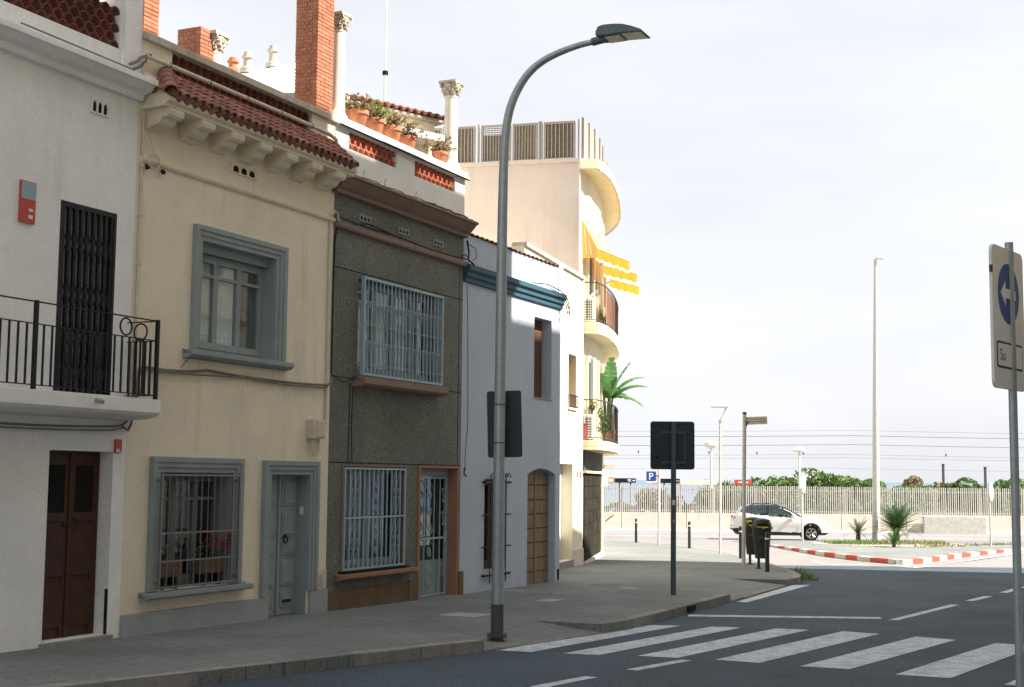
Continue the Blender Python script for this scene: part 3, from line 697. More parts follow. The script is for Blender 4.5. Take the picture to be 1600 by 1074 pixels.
# upper window
casing(T,'window_surround',19.26,21.31,3.27,4.89,19.43,21.08,4.70,0,.07,'frame')
T.part('sill', MB().prism_x([(-.15,3.26),(-.15,3.20),(-.11,3.165),(-.001,3.15),(-.001,3.268),(.2,3.272),(.2,3.262)],19.13,21.40), 'frame', bevel=.006)
T.part('blind_box', MB().box(19.435,21.075,.10,.25,4.58,4.695), 'frame')
T.part('jamb_lining', MB().box(19.432,19.438,.002,.255,3.275,4.695).box(21.072,21.078,.002,.255,3.275,4.695).box(19.44,21.07,.002,.255,4.692,4.698), 'frame')
w = leaf_window(T,19.44,21.07,3.275,4.575,.19,3,'frame',4.28)
curtain(T,19.47,20.55,3.30,4.55,.245,'curtain',w,12); curtain(T,20.58,21.05,3.30,4.55,.245,'dcurtain',w,6)
T.part('curtain_rail', MB().tube([(19.5,.262,3.52),(20.5,.262,3.52)],.008,6),'acdark',w)
# lower window with black grille
casing(T,'window_surround',18.58,20.42,.27,1.90,18.75,20.22,1.71,0,.07,'frame')
T.part('sill', MB().prism_x([(-.17,.255),(-.17,.20),(-.13,.18),(-.001,.17),(-.001,.268),(.2,.272),(.2,.262)],18.46,20.56), 'frame', bevel=.006)
T.part('jamb_lining', MB().box(18.752,18.758,.002,.255,.275,1.705).box(20.212,20.218,.002,.255,.275,1.705).box(18.76,20.21,.002,.255,1.702,1.708), 'frame')
w = leaf_window(T,18.76,20.21,.275,1.70,.19,3,'dkframe',1.36)
T.part('room_dark_panel', MB().box(18.70,20.27,.30,.31,.2,1.75),'roomdark',w)  # added black sheet standing in for the unlit room
gr = T.part('window_grille', MB().box(18.67,18.70,-.13,-.10,.29,1.70).box(20.24,20.27,-.13,-.10,.29,1.70).box(18.70,20.24,-.125,-.105,1.665,1.69).box(18.70,20.24,-.125,-.105,.30,.325).box(18.70,20.24,-.124,-.106,.955,.975).box(18.70,20.24,-.124,-.106,.615,.635)
            .box(18.675,18.695,-.10,.10,1.60,1.62).box(20.245,20.265,-.10,.0,1.60,1.62).box(18.675,18.695,-.10,.10,.36,.38).box(20.245,20.265,-.10,.0,.36,.38), 'steel')
for i in range(11): vbar(T, 18.70+1.54*(i+1)/12,-.115,.325,1.665,'steel',.008,gr,sq=False)
# front door
casing(T,'door_surround',20.91,22.26,.05,1.89,21.10,22.06,1.70,0,.07,'frame')
T.part('jamb_lining', MB().box(21.102,21.108,.002,.22,-.28,1.695).box(22.052,22.058,.002,.22,-.28,1.695).box(21.11,22.05,.002,.22,1.692,1.698), 'frame')
D = T.part('door', MB().box(21.11,22.05,.18,.22,-.27,1.69), 'frame')
for a,c in ((21.17,21.50),(21.66,21.99)):
    for z0,z1 in ((-.17,.05),(.13,.48),(.56,.74),(.82,1.17),(1.25,1.62)):
        T.part('door_panel', MB().box(a,c,.165,.18,z0,z1).box(a+.04,c-.04,.155,.1655,z0+.04,z1-.04), 'frame', D, bevel=.006)
T.part('meeting_stile', MB().box(21.555,21.605,.155,.181,-.26,1.68), 'frame', D)
T.part('door_knocker', MB().ring((21.72,.135,.78),.045,.011,'y',12,6).box(21.70,21.74,.13,.18,.81,.85), 'iron', D)
T.part('letter_slot', MB().box(21.70,21.90,.14,.156,-.10,-.06), 'iron', D)
T.part('bell_plate', MB().box(22.046,22.0515,.07,.13,1.13,1.24), 'acwhite')
T.part('door_step', MB().box(21.08,22.10,-.05,.2,-.5,-.285), 'stone', bevel=.01)
T.part('plinth', MB().box(18.152,21.085,-.05,-.001,-.6,.03), 'base', bevel=.008)
T.part('plinth', MB().box(22.115,22.566,-.05,-.001,-.6,.045), 'base', bevel=.008)
chimney(T, 19.98,.55,.36,.40,6.95,7.80); column(T, 20.36,.62,6.55,1.25,.115)
chimney(T, 22.05,.02,.44,.40,7.10,9.2)
chimney(T, 18.62,.38,.30,.34,7.10,8.1)
T.part('terrace_floor', MB().box(18.2,22.55,.27,8.9,6.402,6.45), 'tile_mortar')
T.part('roof_pipe', MB().tube([(18.16,-.08,6.775),(21.2,-.08,6.775),(21.85,-.08,6.77),(22.25,-.10,6.75),(22.40,-.12,6.70),(22.44,-.12,6.55)],.03,10), 'pipe', smooth=True)
for x in (18.6,19.4,20.2,21.0,21.8): T.part('pipe_clip', MB().ring((x,-.08,6.775),.034,.007,'x',10,5),'gcable')
T.part('conduit', MB().tube([(18.22,-.02,2.62),(18.22,-.02,6.05)],.018,8), 'pipe', smooth=True)
for z in (3.3,4.2,4.8,5.4): T.part('pipe_clip', MB().box(18.19,18.25,-.045,-.001,z,z+.03),'pipe')
T.part('conduit', MB().tube([(22.44,-.02,2.45),(22.44,-.02,5.48),(22.46,-.03,5.58),(22.52,-.05,5.64),(22.60,-.05,5.62),(22.63,-.05,5.5)],.018,8), 'pipe', smooth=True)
T.part('conduit', MB().box(22.40,22.50,-.06,-.0512,.06,.32), 'pipe')
mb_ = T.part('meter_box', MB().box(21.97,22.26,-.13,-.001,2.22,2.50), 'pipe', bevel=.012)
T.part('cover', MB().box(22.05,22.26,-.145,-.1305,2.25,2.48), 'pipe', mb_, bevel=.01)
T.part('conduit', MB().tube([(22.05,-.06,2.22),(22.05,-.06,2.05),(22.09,-.06,1.99),(22.17,-.06,1.99),(22.2,-.06,2.05),(22.2,-.06,2.22)],.022,8), 'pipe', mb_, smooth=True)

# ------------------------------------------------------------------ grey pebbledash house
T = Thing('grey_house', 'dark grey pebbledash house with pale blue window grilles and white roof parapet', 'house', (22.57,0,gs(24)), frame=ROW)
shell(T, 22.57,26.837,-.65,6.12,[(23.32,25.82,3.24,4.74,.22),(22.98,24.87,.24,1.84,.22),(25.36,26.68,-.36,1.84,.26)],'pebble', roofz=6.12)
for z in (4.82,3.165,1.885): T.part('render_joint', MB().box(22.58,26.83,-.004,-.001,z,z+.012),'acdark')
T.part('render_joint', MB().box(26.70,26.712,-.0045,-.0012,1.9,5.4),'acdark')
T.part('band', MB().prism_x([(-.001,5.41),(-.06,5.42),(-.075,5.45),(-.075,5.51),(-.001,5.53)],22.58,26.90),'rose', bevel=.004)
for c in (23.45,24.66,25.87): vent(T, c-.18,c+.18,5.64,5.745,3,'frame')
T.part('cornice', MB().prism_x([(-.001,5.93),(-.10,5.94),(-.10,5.99),(-.115,6.0),(-.16,6.03),(-.22,6.09),(-.27,6.15),(-.31,6.16),(-.31,6.20),(-.001,6.22)],22.50,26.83),'rose', bevel=.004)
par = T.part('parapet', MB().wall(22.58,26.86,6.222,7.0,[(22.95,24.41,6.70,6.97,.16),(25.02,26.48,6.70,6.97,.16)],.0,.16).quad((22.58,0,6.22),(22.58,.2,6.22),(22.58,.2,7.0),(22.58,0,7.0)).quad((26.86,0,6.22),(26.86,.2,6.22),(26.86,.2,7.0),(26.86,0,7.0))
      .box(22.58,26.86,.18,.2,6.22,6.70).box(22.58,22.95,.18,.2,6.702,6.998).box(24.41,25.02,.18,.2,6.702,6.998).box(26.48,26.86,.18,.2,6.702,6.998), 'white2')
T.part('coping', MB().box(22.58,26.88,-.09,.26,7.002,7.025).box(22.58,26.88,-.05,.26,7.0255,7.13), 'white2', par, bevel=.01)
T.part('coping_strip', MB().box(22.6,26.88,-.094,-.06,6.985,7.0015),'acdark',par)  # near-black strip along the lower lip of the coping
for x0 in (22.95,25.02):
    for r in range(3):
        for i in range(9):
            x = x0+.055+.161*i + (.08 if r%2 else 0)
            if x < x0+1.45: T.inst('lattice_ring', RINGS, (x,.02,6.725+r*.125),(0,0,0),(1,1,1),par)
T.part('terrace_floor', MB().box(22.6,26.82,.26,8.9,6.125,6.5), 'tile_mortar')
column(T, 22.86,.17,7.13,1.68,.11); column(T, 26.56,.14,7.13,1.60,.125)
column(T, 23.75,.75,6.5,1.40,.115)
# roof-terrace room, turned a little from the street
RM = Frame(*ROW.pt(24.35,1.55,0)[:2], ROW.a+radians(-23.))
def rp(x,y,z):
    p = RM.pt(x,y,z); dx_,dy_ = p[0]-ROW.o[0],p[1]-ROW.o[1]; return (dx_*cos(ROW.a)+dy_*sin(ROW.a), -dx_*sin(ROW.a)+dy_*cos(ROW.a), z)
def rbox(x0,x1,y0,y1,z0,z1,z1b=None):
    zb = z1 if z1b is None else z1b
    return MB().add([rp(x0,y0,z0),rp(x1,y0,z0),rp(x1,y1,z0),rp(x0,y1,z0),rp(x0,y0,z1),rp(x1,y0,z1),rp(x1,y1,zb),rp(x0,y1,zb)],[(0,3,2,1),(4,5,6,7),(0,1,5,4),(1,2,6,5),(2,3,7,6),(3,0,4,7)])
rm = T.part('roof_room', rbox(0,2.55,0,3,6.5,8.05,8.6), 'cream2')
rr = T.part('roof', rbox(-.1,2.7,-.15,3,8.055,8.10,8.65), 'tile_mortar', rm)
for i in range(17):
    p = rp(-.02+i*.165,-.2,8.11); T.inst('roof_tile', TILE, p,(.17,0,radians(-23)),(1.0,.5,1),rr)
T.part('window', rbox(1.35,1.75,-.02,.0,6.9,7.62), 'dcurtain', rm); T.part('window_frame', rbox(1.30,1.345,-.03,0,6.85,7.66), 'acwhite', rm)
T.part('awning_case', rbox(.62,2.45,-.45,-.0,7.60,7.74), 'acwhite', rm, bevel=.02)
# upper window: grille, sill, curtain
T.part('sill', MB().prism_x([(-.22,3.20),(-.22,3.10),(-.16,3.06),(-.001,3.05),(-.001,3.238),(.1,3.242),(.1,3.23)],23.20,25.94),'rose', bevel=.006)
w = leaf_window(T,23.33,25.81,3.25,4.73,.12,4,'frame',4.35)
curtain(T,23.45,24.35,3.28,4.45,.175,'curtain',w,10); curtain(T,24.6,25.75,3.28,4.7,.26,'dcurtain',w,10)
T.part('blind', MB().box(24.55,25.75,.22,.235,4.2,4.7),'base',w)
gr = T.part('window_grille', MB().box(23.27,23.31,-.14,-.08,3.23,4.76).box(25.83,25.87,-.14,-.08,3.23,4.76).box(23.31,25.83,-.14,-.08,4.72,4.76).box(23.31,25.83,-.14,-.08,3.23,3.27).box(23.28,23.30,-.08,.05,3.4,3.43).box(25.84,25.86,-.08,.05,3.4,3.43).box(23.28,23.30,-.08,.05,4.5,4.53).box(25.84,25.86,-.08,.05,4.5,4.53), 'grille')
nb = 20; pitch = (25.83-23.31)/(nb+1)
for i in range(nb): vbar(T, 23.31+pitch*(i+1),-.11,3.27,4.72,'grille',.009,gr)
for i in range(nb+1):
    for zc in (4.20,3.58): T.inst('scroll', scroll_mesh('grille',.09,.40,.008), (23.31+pitch*(i+.5),-.125,zc),(0,0,0),(1,1,1),gr)
# lower window
T.part('window_surround', MB().box(22.955,22.985,-.02,.2,.24,1.865).box(24.865,24.89,-.02,.2,.24,1.865).box(22.985,24.865,-.02,.2,1.835,1.865), 'rose')
T.part('sill', MB().prism_x([(-.17,.23),(-.17,.17),(-.12,.14),(-.001,.13),(-.001,.238),(.1,.242),(.1,.23)],22.78,25.06),'terra', bevel=.006)
T.part('sill_tray', MB().box(22.9,24.9,-.12,.05,.2425,.262),'acdark')
w = leaf_window(T,22.99,24.86,.26,1.83,.15,2,'frame',.0)
curtain(T,23.05,24.8,.3,1.8,.35,'dcurtain',w,12); T.part('room_dark_panel', MB().box(22.9,24.95,.45,.46,.1,1.95),'roomdark',w)
gr = T.part('window_grille', MB().box(23.0,23.03,-.03,.0,.27,1.82).box(24.83,24.86,-.03,.0,.27,1.82).box(23.03,24.83,-.03,.0,1.79,1.82).box(23.03,24.83,-.03,.0,.27,.30).box(23.03,24.83,-.03,.0,1.045,1.07), 'grille')
for i in range(12):
    x = 23.03+1.8*(i+1)/13; vbar(T, x,-.015,.30,1.79,'grille',.010,gr)
for gap in (1.5,2.5,10.5,11.5):
    x = 23.03+1.8*gap/13
    for zc in (1.42,.66):
        T.inst('scroll', scroll_mesh('grille',.10,.20,.007),(x,-.03,zc),(0,0,0),(1,1,1),gr)
        for dz_ in (-.34,.10): T.part('brace', MB().tube([(x-.05,-.012,zc+dz_),(x+.05,-.012,zc+dz_+.24)],.006,4),'grille',gr)
for zc in (1.55,1.38,1.20,.92,.76,.55):
    T.inst('scroll', scroll_mesh('grille',.11,.13,.007),(23.03+1.8*6.5/13,-.03,zc),(0,0,0),(1,1,1),gr)
# door with grille gate
T.part('door_surround', MB().box(25.30,25.36,-.03,.0,-.5,1.88).box(26.68,26.74,-.03,.0,-.5,1.88).box(25.36,26.68,-.03,.0,1.84,1.88).box(25.355,25.366,.001,.255,-.36,1.835).box(26.674,26.685,.001,.255,-.36,1.835).box(25.37,26.67,.001,.255,1.828,1.838), 'terra')
D = T.part('door', MB().box(25.37,26.67,.22,.25,-.36,.28), 'frame')
T.part('room_dark_panel', MB().box(25.3,26.75,.42,.43,-.4,1.95),'roomdark',D)
T.part('glass_panel', MB().box(25.37,26.67,.235,.242,.2805,1.83), 'glass', D)
T.part('door_frame', MB().box(25.37,25.42,.15,.2,-.36,1.83).box(26.60,26.67,.15,.2,-.36,1.83).box(25.42,26.60,.15,.2,1.70,1.83), 'frame', D)
gt = T.part('gate', MB().box(25.42,25.445,.15,.175,-.32,1.70).box(26.575,26.60,.15,.175,-.32,1.70).box(25.445,26.575,.15,.175,1.66,1.69).box(25.445,26.575,.15,.175,-.32,-.29).box(25.445,26.575,.15,.175,.63,.665), 'grille')
for x in (25.62,25.83,26.18,26.39): vbar(T, x,.162,-.29,1.66,'grille',.009,gt)
for zc in (1.40,1.12,.85,.42,.17,-.05):
    T.inst('scroll', scroll_mesh('grille',.18,.20,.008),(26.005,.15,zc),(0,0,0),(1,1,1),gt)
for zc in (1.38,.98,.1):
    for x in (25.53,26.48): T.inst('scroll', scroll_mesh('grille',.10,.26,.007),(x,.15,zc),(0,0,0),(1,1,1),gt)
for z0 in (.68,-.28):
    for q0,q1 in ((.12,.005),(.78,.95)): T.part('brace', MB().tube([(25.84,.16,z0+q0),(26.005,.16,z0+q1),(26.17,.16,z0+q0)],.007,4),'grille',gt)
T.part('lock_plate', MB().box(26.52,26.60,.135,.1495,.56,.74),'grille',gt)
T.part('plinth', MB().box(22.572,25.0,-.035,-.001,-.65,-.0).box(25.0,25.298,-.045,-.001,-.65,.02), 'brown', bevel=.006)
T.part('plinth', MB().box(26.742,26.90,-.06,-.001,-.65,.06), 'brown', bevel=.006)

# ------------------------------------------------------------------ lavender blue house
T = Thing('blue_house', 'lavender blue rendered house with teal cornice and arched studded door', 'house', (26.84,0,gs(28)), frame=ROW)
shell(T, 26.84,31.29,-.7,5.2,[(29.95,30.81,3.28,4.88,.27),(27.80,28.70,.02,1.66,.2),(29.69,31.05,-.42,1.90,.21)],'blue', roofz=5.2)
arc = [(29.69,1.90),(29.69,1.76)] + [(29.69+1.36*i/10, 1.76+.12*(1-((i-5)/5)**2)) for i in range(1,10)] + [(31.05,1.76),(31.05,1.90)]
T.part('arch_head', MB().prism_y(arc[::-1], 0,.21), 'blue')
T.part('cornice', MB().prism_x([(-.001,5.16),(-.05,5.17),(-.05,5.24),(-.09,5.27),(-.09,5.33),(-.14,5.38),(-.14,5.47),(-.08,5.48),(.2,5.48),(.2,5.16)],26.842,31.29),'teal', bevel=.005)
par = T.part('parapet', MB().box(26.842,31.14,.0,.22,5.48,6.03), 'blue')
T.part('parapet_pier', MB().box(31.1405,31.32,-.03,.25,5.48,6.10), 'white2', par)
for i in range(21):
    x = 26.9+i*.205; T.inst('roof_tile', TILE, (x,-.04,6.03),(.12,0,0),(1.35,.34,.55),par)
T.part('roof_deck', MB().box(26.85,31.28,.22,8.9,5.205,5.6), 'tile_mortar')
# upper window with brown shutter
T.part('sill', MB().box(29.93,30.84,-.02,.1,3.255,3.279),'frame')
sh = T.part('shutter', MB().box(29.955,30.805,.22,.26,3.285,4.875), 'shutter')
for k in range(38): T.part('slat', MB().prism_x([(.22,3.30+k*.0405),(.205,3.305+k*.0405),(.205,3.325+k*.0405),(.22,3.333+k*.0405)],30.0,30.78),'shutter',sh)
# lower window behind black bars
w = leaf_window(T,27.81,28.69,.03,1.65,.14,2,'wood',.0)
T.part('shutter', MB().box(27.86,28.64,.2,.23,.06,1.62),'shutter',w)
gr = T.part('window_grille', MB().box(27.70,28.80,-.075,-.05,1.585,1.625).box(27.70,28.80,-.075,-.05,1.0,1.025).box(27.70,28.80,-.075,-.05,.42,.445).box(27.70,28.80,-.075,-.05,-.10,-.06).box(27.71,27.75,-.05,.0,1.585,1.625).box(27.71,27.75,-.05,.0,-.10,-.06).box(28.75,28.79,-.05,.0,1.585,1.625).box(28.75,28.79,-.05,.0,-.10,-.06).box(27.71,27.75,-.05,.0,1.0,1.02).box(28.75,28.79,-.05,.0,1.0,1.02).box(27.71,27.75,-.05,.0,.42,.44).box(28.75,28.79,-.05,.0,.42,.44),'iron')
for i in range(7):
    x = 27.92+.112*i
    T.part('bar', MB().tube([(x,-.062,-.22),(x,-.062,1.66),(x+.005,-.075,1.74),(x+.01,-.11,1.77),(x+.01,-.145,1.74),(x+.01,-.15,1.69)],.010,6),'iron',gr)
# arched door of studded boards
D = T.part('door', MB().box(29.70,31.04,.17,.205,-.41,1.87), 'oldwood')
bx_ = [29.71+.222*i for i in range(7)]
for a,c in zip(bx_,bx_[1:]): T.part('board', MB().box(a+.004,c-.004,.152,.17,-.38,1.86),'oldwood',D)
T.part('board', MB().box(30.34,30.40,.135,.1515,-.38,1.86),'oldwood',D)
stud = shared(MB().lathe([(.016,0),(.016,.006),(.004,.014)],(0,0,0),8),'stud','iron')
for z in (-.15,.12,.42,.70,.98,1.26,1.55):
    for i in range(19): T.inst('stud', stud, (29.76+.068*i,.152,z),(pi/2,0,0),(1,1,1),D)
T.part('door_step', MB().box(29.66,31.08,-.06,.2,-.75,-.405),'stone', bevel=.01)
T.part('grounding_box', MB().box(31.17,31.25,-.012,-.001,-.36,-.14),'acdark')
# ------------------------------------------------------------------ narrow cream house set back beyond the blue one
NF = Frame(1.19,33.43,atan2(2.07,.63))
T = Thing('narrow_house', 'narrow sunlit cream house squeezed between blue house and corner building', 'house', (-3.2,0,-.45), frame=NF)
shell(T,-3.2,2.28,-.9,6.85,[(.75,1.55,3.45,4.8,.3),(-.2,1.25,-.32,2.05,.35)],'bldg',back=7,roofz=6.85)
T.part('coping', MB().box(-3.2,2.28,-.06,.3,6.852,6.94),'coping')
T.part('window', MB().box(.76,1.54,.25,.29,3.46,4.79),'shutter')
gr = T.part('window_grille', MB().box(.72,1.58,-.06,-.04,3.75,3.78).box(.72,1.58,-.06,-.04,3.46,3.49),'iron')
for i in range(9): vbar(T,.75+i*.1,-.05,3.47,3.77,'iron',.007,gr)
T.part('sill', MB().box(.7,1.6,-.05,.1,3.40,3.449),'slab')
D = T.part('door', MB().box(-.19,1.24,.30,.34,-.31,2.04),'acwhite')
for k in range(3): T.part('door_panel', MB().box(-.1+k*.45,.28+k*.45,.28,.3,-.1,1.9),'acwhite',D)
T.part('plinth', MB().box(-3.19,-.202,-.04,-.001,-.9,-.08).box(1.252,2.27,-.04,-.001,-.9,-.08),'party')
T.part('door_step', MB().box(-.2,1.25,-.05,.3,-.9,-.325),'stone')
pl = T.part('notice', MB().box(1.56,1.78,-.012,-.001,1.52,2.05),'signwhite')
T.part('notice_print', MB().box(1.59,1.75,-.014,-.0125,1.72,1.86).box(1.59,1.75,-.014,-.0125,1.56,1.60),'signred',pl)
pl = T.part('notice', MB().box(1.9,2.12,-.012,-.001,1.52,2.05),'signwhite')
T.part('notice_print', MB().box(1.93,2.09,-.014,-.0125,1.70,1.88),'signred',pl)

# ------------------------------------------------------------------ curved corner apartment building
T = Thing('corner_building', 'tall cream corner apartment building with curved balconies and roof canopy', 'building', (1.75,35.8,-.5))
WALLC = [(1.75,35.8),(1.92,36.4),(2.12,37.0),(2.33,38.0),(2.50,39.1),(2.66,40.4),(2.77,41.6),(2.84,43.0),(2.85,44.4),(2.75,46),(2.4,47.6),(1.7,49)]
OUT = [(1.76,35.76),(2.26,35.80),(2.44,36.25),(2.62,36.9),(2.80,37.8),(2.98,38.9),(3.12,40.0),(3.24,41.2),(3.33,42.4),(3.35,43.5),(3.27,44.6),(3.1,45.6),(2.85,46.2)]
PW = lambda e: (1.75-.97*e, 35.8+.244*e)
body = [p for p in WALLC] + [(-6,51),(-8,50),PW(10)]
T.part('wall', MB().prism_z(body, 2.44, 10.03), 'bldg')
GFL = [(1.80,35.85),(1.9,36.2),(2.70,41.6),(2.72,44.5),(2.3,47.3),(1.7,48.9)]
T.part('ground_floor_wall', MB().prism_z(GFL+[(-6,51),(-8,50),PW(10)], -.95, 2.438), 'bldg')
p0,p1 = PW(.02),PW(9.9); nx_,ny_ = -.244*.004,-.97*.004
T.part('party_wall', MB().prism_z([(p0[0]+nx_*.5,p0[1]+ny_*.5),(p1[0]+nx_*.5,p1[1]+ny_*.5),(p1[0]+nx_*3,p1[1]+ny_*3),(p0[0]+nx_*3,p0[1]+ny_*3)], -.5,10.02),'party')
T.part('parapet_band', MB().prism_z([PW(-.02),(p1[0],p1[1]),(p1[0]+nx_*20,p1[1]+ny_*20),(PW(-.02)[0]+nx_*20,PW(-.02)[1]+ny_*20)],10.0305,10.14),'party')
def strip(line_o, line_i): return line_o + line_i[::-1]
WI = [(x-.03,y) for x,y in WALLC[:10]]
T.part('roof_canopy', MB().prism_z(strip(OUT, WI), 9.85,10.12), 'slab', bevel=.02)
T.part('canopy_rim', MB().tube([(x+.005,y,9.83) for x,y in OUT[1:]],.035,6),'coping')
bal = {}
for nm,z0,z1 in (('upper',5.47,5.77),('lower',2.44,2.68)):
    s_ = T.part('balcony', MB().prism_z(strip(OUT, WI), z0+.09, z1), 'slab', bevel=.01)
    T.part('slab_edge', MB().prism_z(strip([(x*.985+.03,y) for x,y in OUT], WI), z0, z0+.088), 'slab', s_)
    bal[nm] = s_
    rl = T.part('railing', MB().tube([(x-.05,y+.03,z1+1.06) for x,y in OUT],.017,6).tube([(x-.05,y+.03,z1+.08) for x,y in OUT],.011,5), 'rail', smooth=True)
    pts = [Vector((x-.05,y+.03)) for x,y in OUT]
    for a,c in zip(pts,pts[1:]):
        n_ = max(2,int((c-a).length/.17))
        for i in range(n_):
            p = a.lerp(c,i/n_); vbar(T,p.x,p.y,z1+.03,z1+1.05,'rail',.0055,rl)
    scr = MB()
    ip = OUT[3:11] if nm == 'upper' else OUT[5:11]
    for (x0,y0),(x1,y1) in zip(ip,ip[1:]): scr.quad((x0-.08,y0+.03,z1+.1),(x1-.08,y1+.03,z1+.1),(x1-.08,y1+.03,z1+1.0),(x0-.08,y0+.03,z1+1.0))
    T.part('privacy_screen', scr, 'terra' if nm == 'upper' else 'reed', rl)
# doors and windows on the balconies (follow the wall line)
def on_wall(a, c, z0, z1, th, m, name, parent=None):
    (x0,y0),(x1,y1) = a,c; d = Vector((x1-x0,y1-y0)).normalized(); n_ = Vector((d.y,-d.x))*th; e = n_*.02
    return T.part(name, MB().prism_z([(x0+e.x,y0+e.y),(x1+e.x,y1+e.y),(x1+n_.x,y1+n_.y),(x0+n_.x,y0+n_.y)],z0,z1), m, parent)
def lerp2(a,c,f): return (a[0]+(c[0]-a[0])*f, a[1]+(c[1]-a[1])*f)
for z in (2.70,5.80):
    for i,(f0,f1) in ((1,(.15,.95)),(3,(.1,.9)),(5,(.05,.95))):
        a,c = lerp2(WALLC[i],WALLC[i+1],f0),lerp2(WALLC[i],WALLC[i+1],f1)
        w = on_wall(a,c,z,z+2.2,.03,'wood' if z > 4 else 'frame','window')
        on_wall(lerp2(a,c,.12),lerp2(a,c,.88),z+.12,z+2.1,.04,'carglass','pane',w)
        on_wall(lerp2(a,c,-.12),lerp2(a,c,-.01),z-.01,z+2.25,.10,'bldg','door_jamb',w); on_wall(lerp2(a,c,1.01),lerp2(a,c,1.12),z-.01,z+2.25,.10,'bldg','door_jamb',w)
for i in (1,3,5):
    a,c = lerp2(WALLC[i],WALLC[i+1],.1),lerp2(WALLC[i],WALLC[i+1],.9); on_wall(a,c,8.6,9.3,.03,'slab','window_shade')
# garage shutter with panels, dark render above
ga,gc = (1.885,36.18),(2.665,41.35)
on_wall(lerp2(ga,gc,-.02),lerp2(ga,gc,1.02),1.90,2.437,.05,'dkrender','lintel_panel')
on_wall(lerp2(ga,gc,-.02),lerp2(ga,gc,1.02),1.84,1.90,.12,'slab','lintel_ledge')
gd = on_wall(ga,gc,-.6,1.835,.03,'dkgarage','garage_door')
for i in range(4):
    for k in range(7):
        on_wall(lerp2(ga,gc,i/4+.006),lerp2(ga,gc,(i+1)/4-.006),-.5+k*.332,-.5+k*.332+.318,.045,'dkgarage','door_panel',gd)
on_wall(lerp2(ga,gc,-.02),lerp2(ga,gc,1.02),-.8,-.46,.12,'concrete','threshold')
on_wall(lerp2(ga,gc,1.02),lerp2(ga,gc,1.06),-.8,2.437,.08,'bldg','door_post')
T.part('wall_spout', MB().box(2.7,3.25,43.2,43.32,2.02,2.12),'slab')
# screened railings on the roof
fz0,fz1 = 10.145,11.18
bays = [(.14,1.0),(1.17,1.86),(2.06,2.74),(2.9,3.7),(3.85,4.6)]
def pwbox(e0,e1,o0,o1,z0,z1): # along party wall, o inward
    q = lambda e,o: (PW(e)[0]+.244*o, PW(e)[1]+.97*o)
    return MB().prism_z([q(e0,o0),q(e1,o0),q(e1,o1),q(e0,o1)],z0,z1)
for a,c in bays:
    fr = T.part('roof_screen', pwbox(a,a+.06,.05,.10,fz0,fz1), 'fencegrey')
    T.part('frame_rail', pwbox(c-.06,c,.05,.10,fz0,fz1),'fencegrey',fr)
    T.part('frame_rail', pwbox(a+.061,c-.061,.05,.10,fz1-.06,fz1),'fencegrey',fr); T.part('frame_rail', pwbox(a+.061,c-.061,.05,.10,fz0,fz0+.05),'fencegrey',fr)
    T.part('reed_mat', pwbox(a+.062,c-.062,.082,.092,fz0+.052,fz1-.062 - (.0 if a != 2.06 else .22)),'reed',fr)
    if a == 2.06:
        for k in range(4): T.part('reed_strip', pwbox(a+.062,c-.062,.084,.09,fz1-.27+k*.055,fz1-.245+k*.055),'reed',fr)
    n_ = 7
    for i in range(n_):
        e = a+.06+(c-a-.12)*(i+.5)/n_; T.part('bar', pwbox(e-.006,e+.006,.06,.072,fz0+.05,fz1-.06),'palepost',fr)
for e in (.02,1.03,1.09,1.90,1.97,2.78,3.76): T.part('post', pwbox(e,e+.05,.04,.12,fz0-.1,fz1+.03),'fencegrey')
CV = [(1.80,35.95),(1.99,36.55),(2.18,37.2),(2.38,38.2),(2.52,39.1),(2.6,40.0)]
for i,(a,c) in enumerate(zip(CV,CV[1:])):
    fz = fz1+.06
    pn = on_wall(lerp2(a,c,.05),lerp2(a,c,.97),fz0,fz,.03,'tanpanel','roof_panel'); on_wall(lerp2(a,c,-.02),lerp2(a,c,.05),fz0-.1,fz+.04,.07,'fencegrey','post',pn)
ch = T.part('roof_flue', MB().box(2.45,2.75,40.6,40.95,10.1,10.65),'concrete')
for k in range(4): T.part('flue_slab', MB().cbox((2.6,40.77,10.70+k*.14),.46,.5,.06).cbox((2.6,40.77,10.77+k*.14),.3,.36,.08),'concrete',ch)

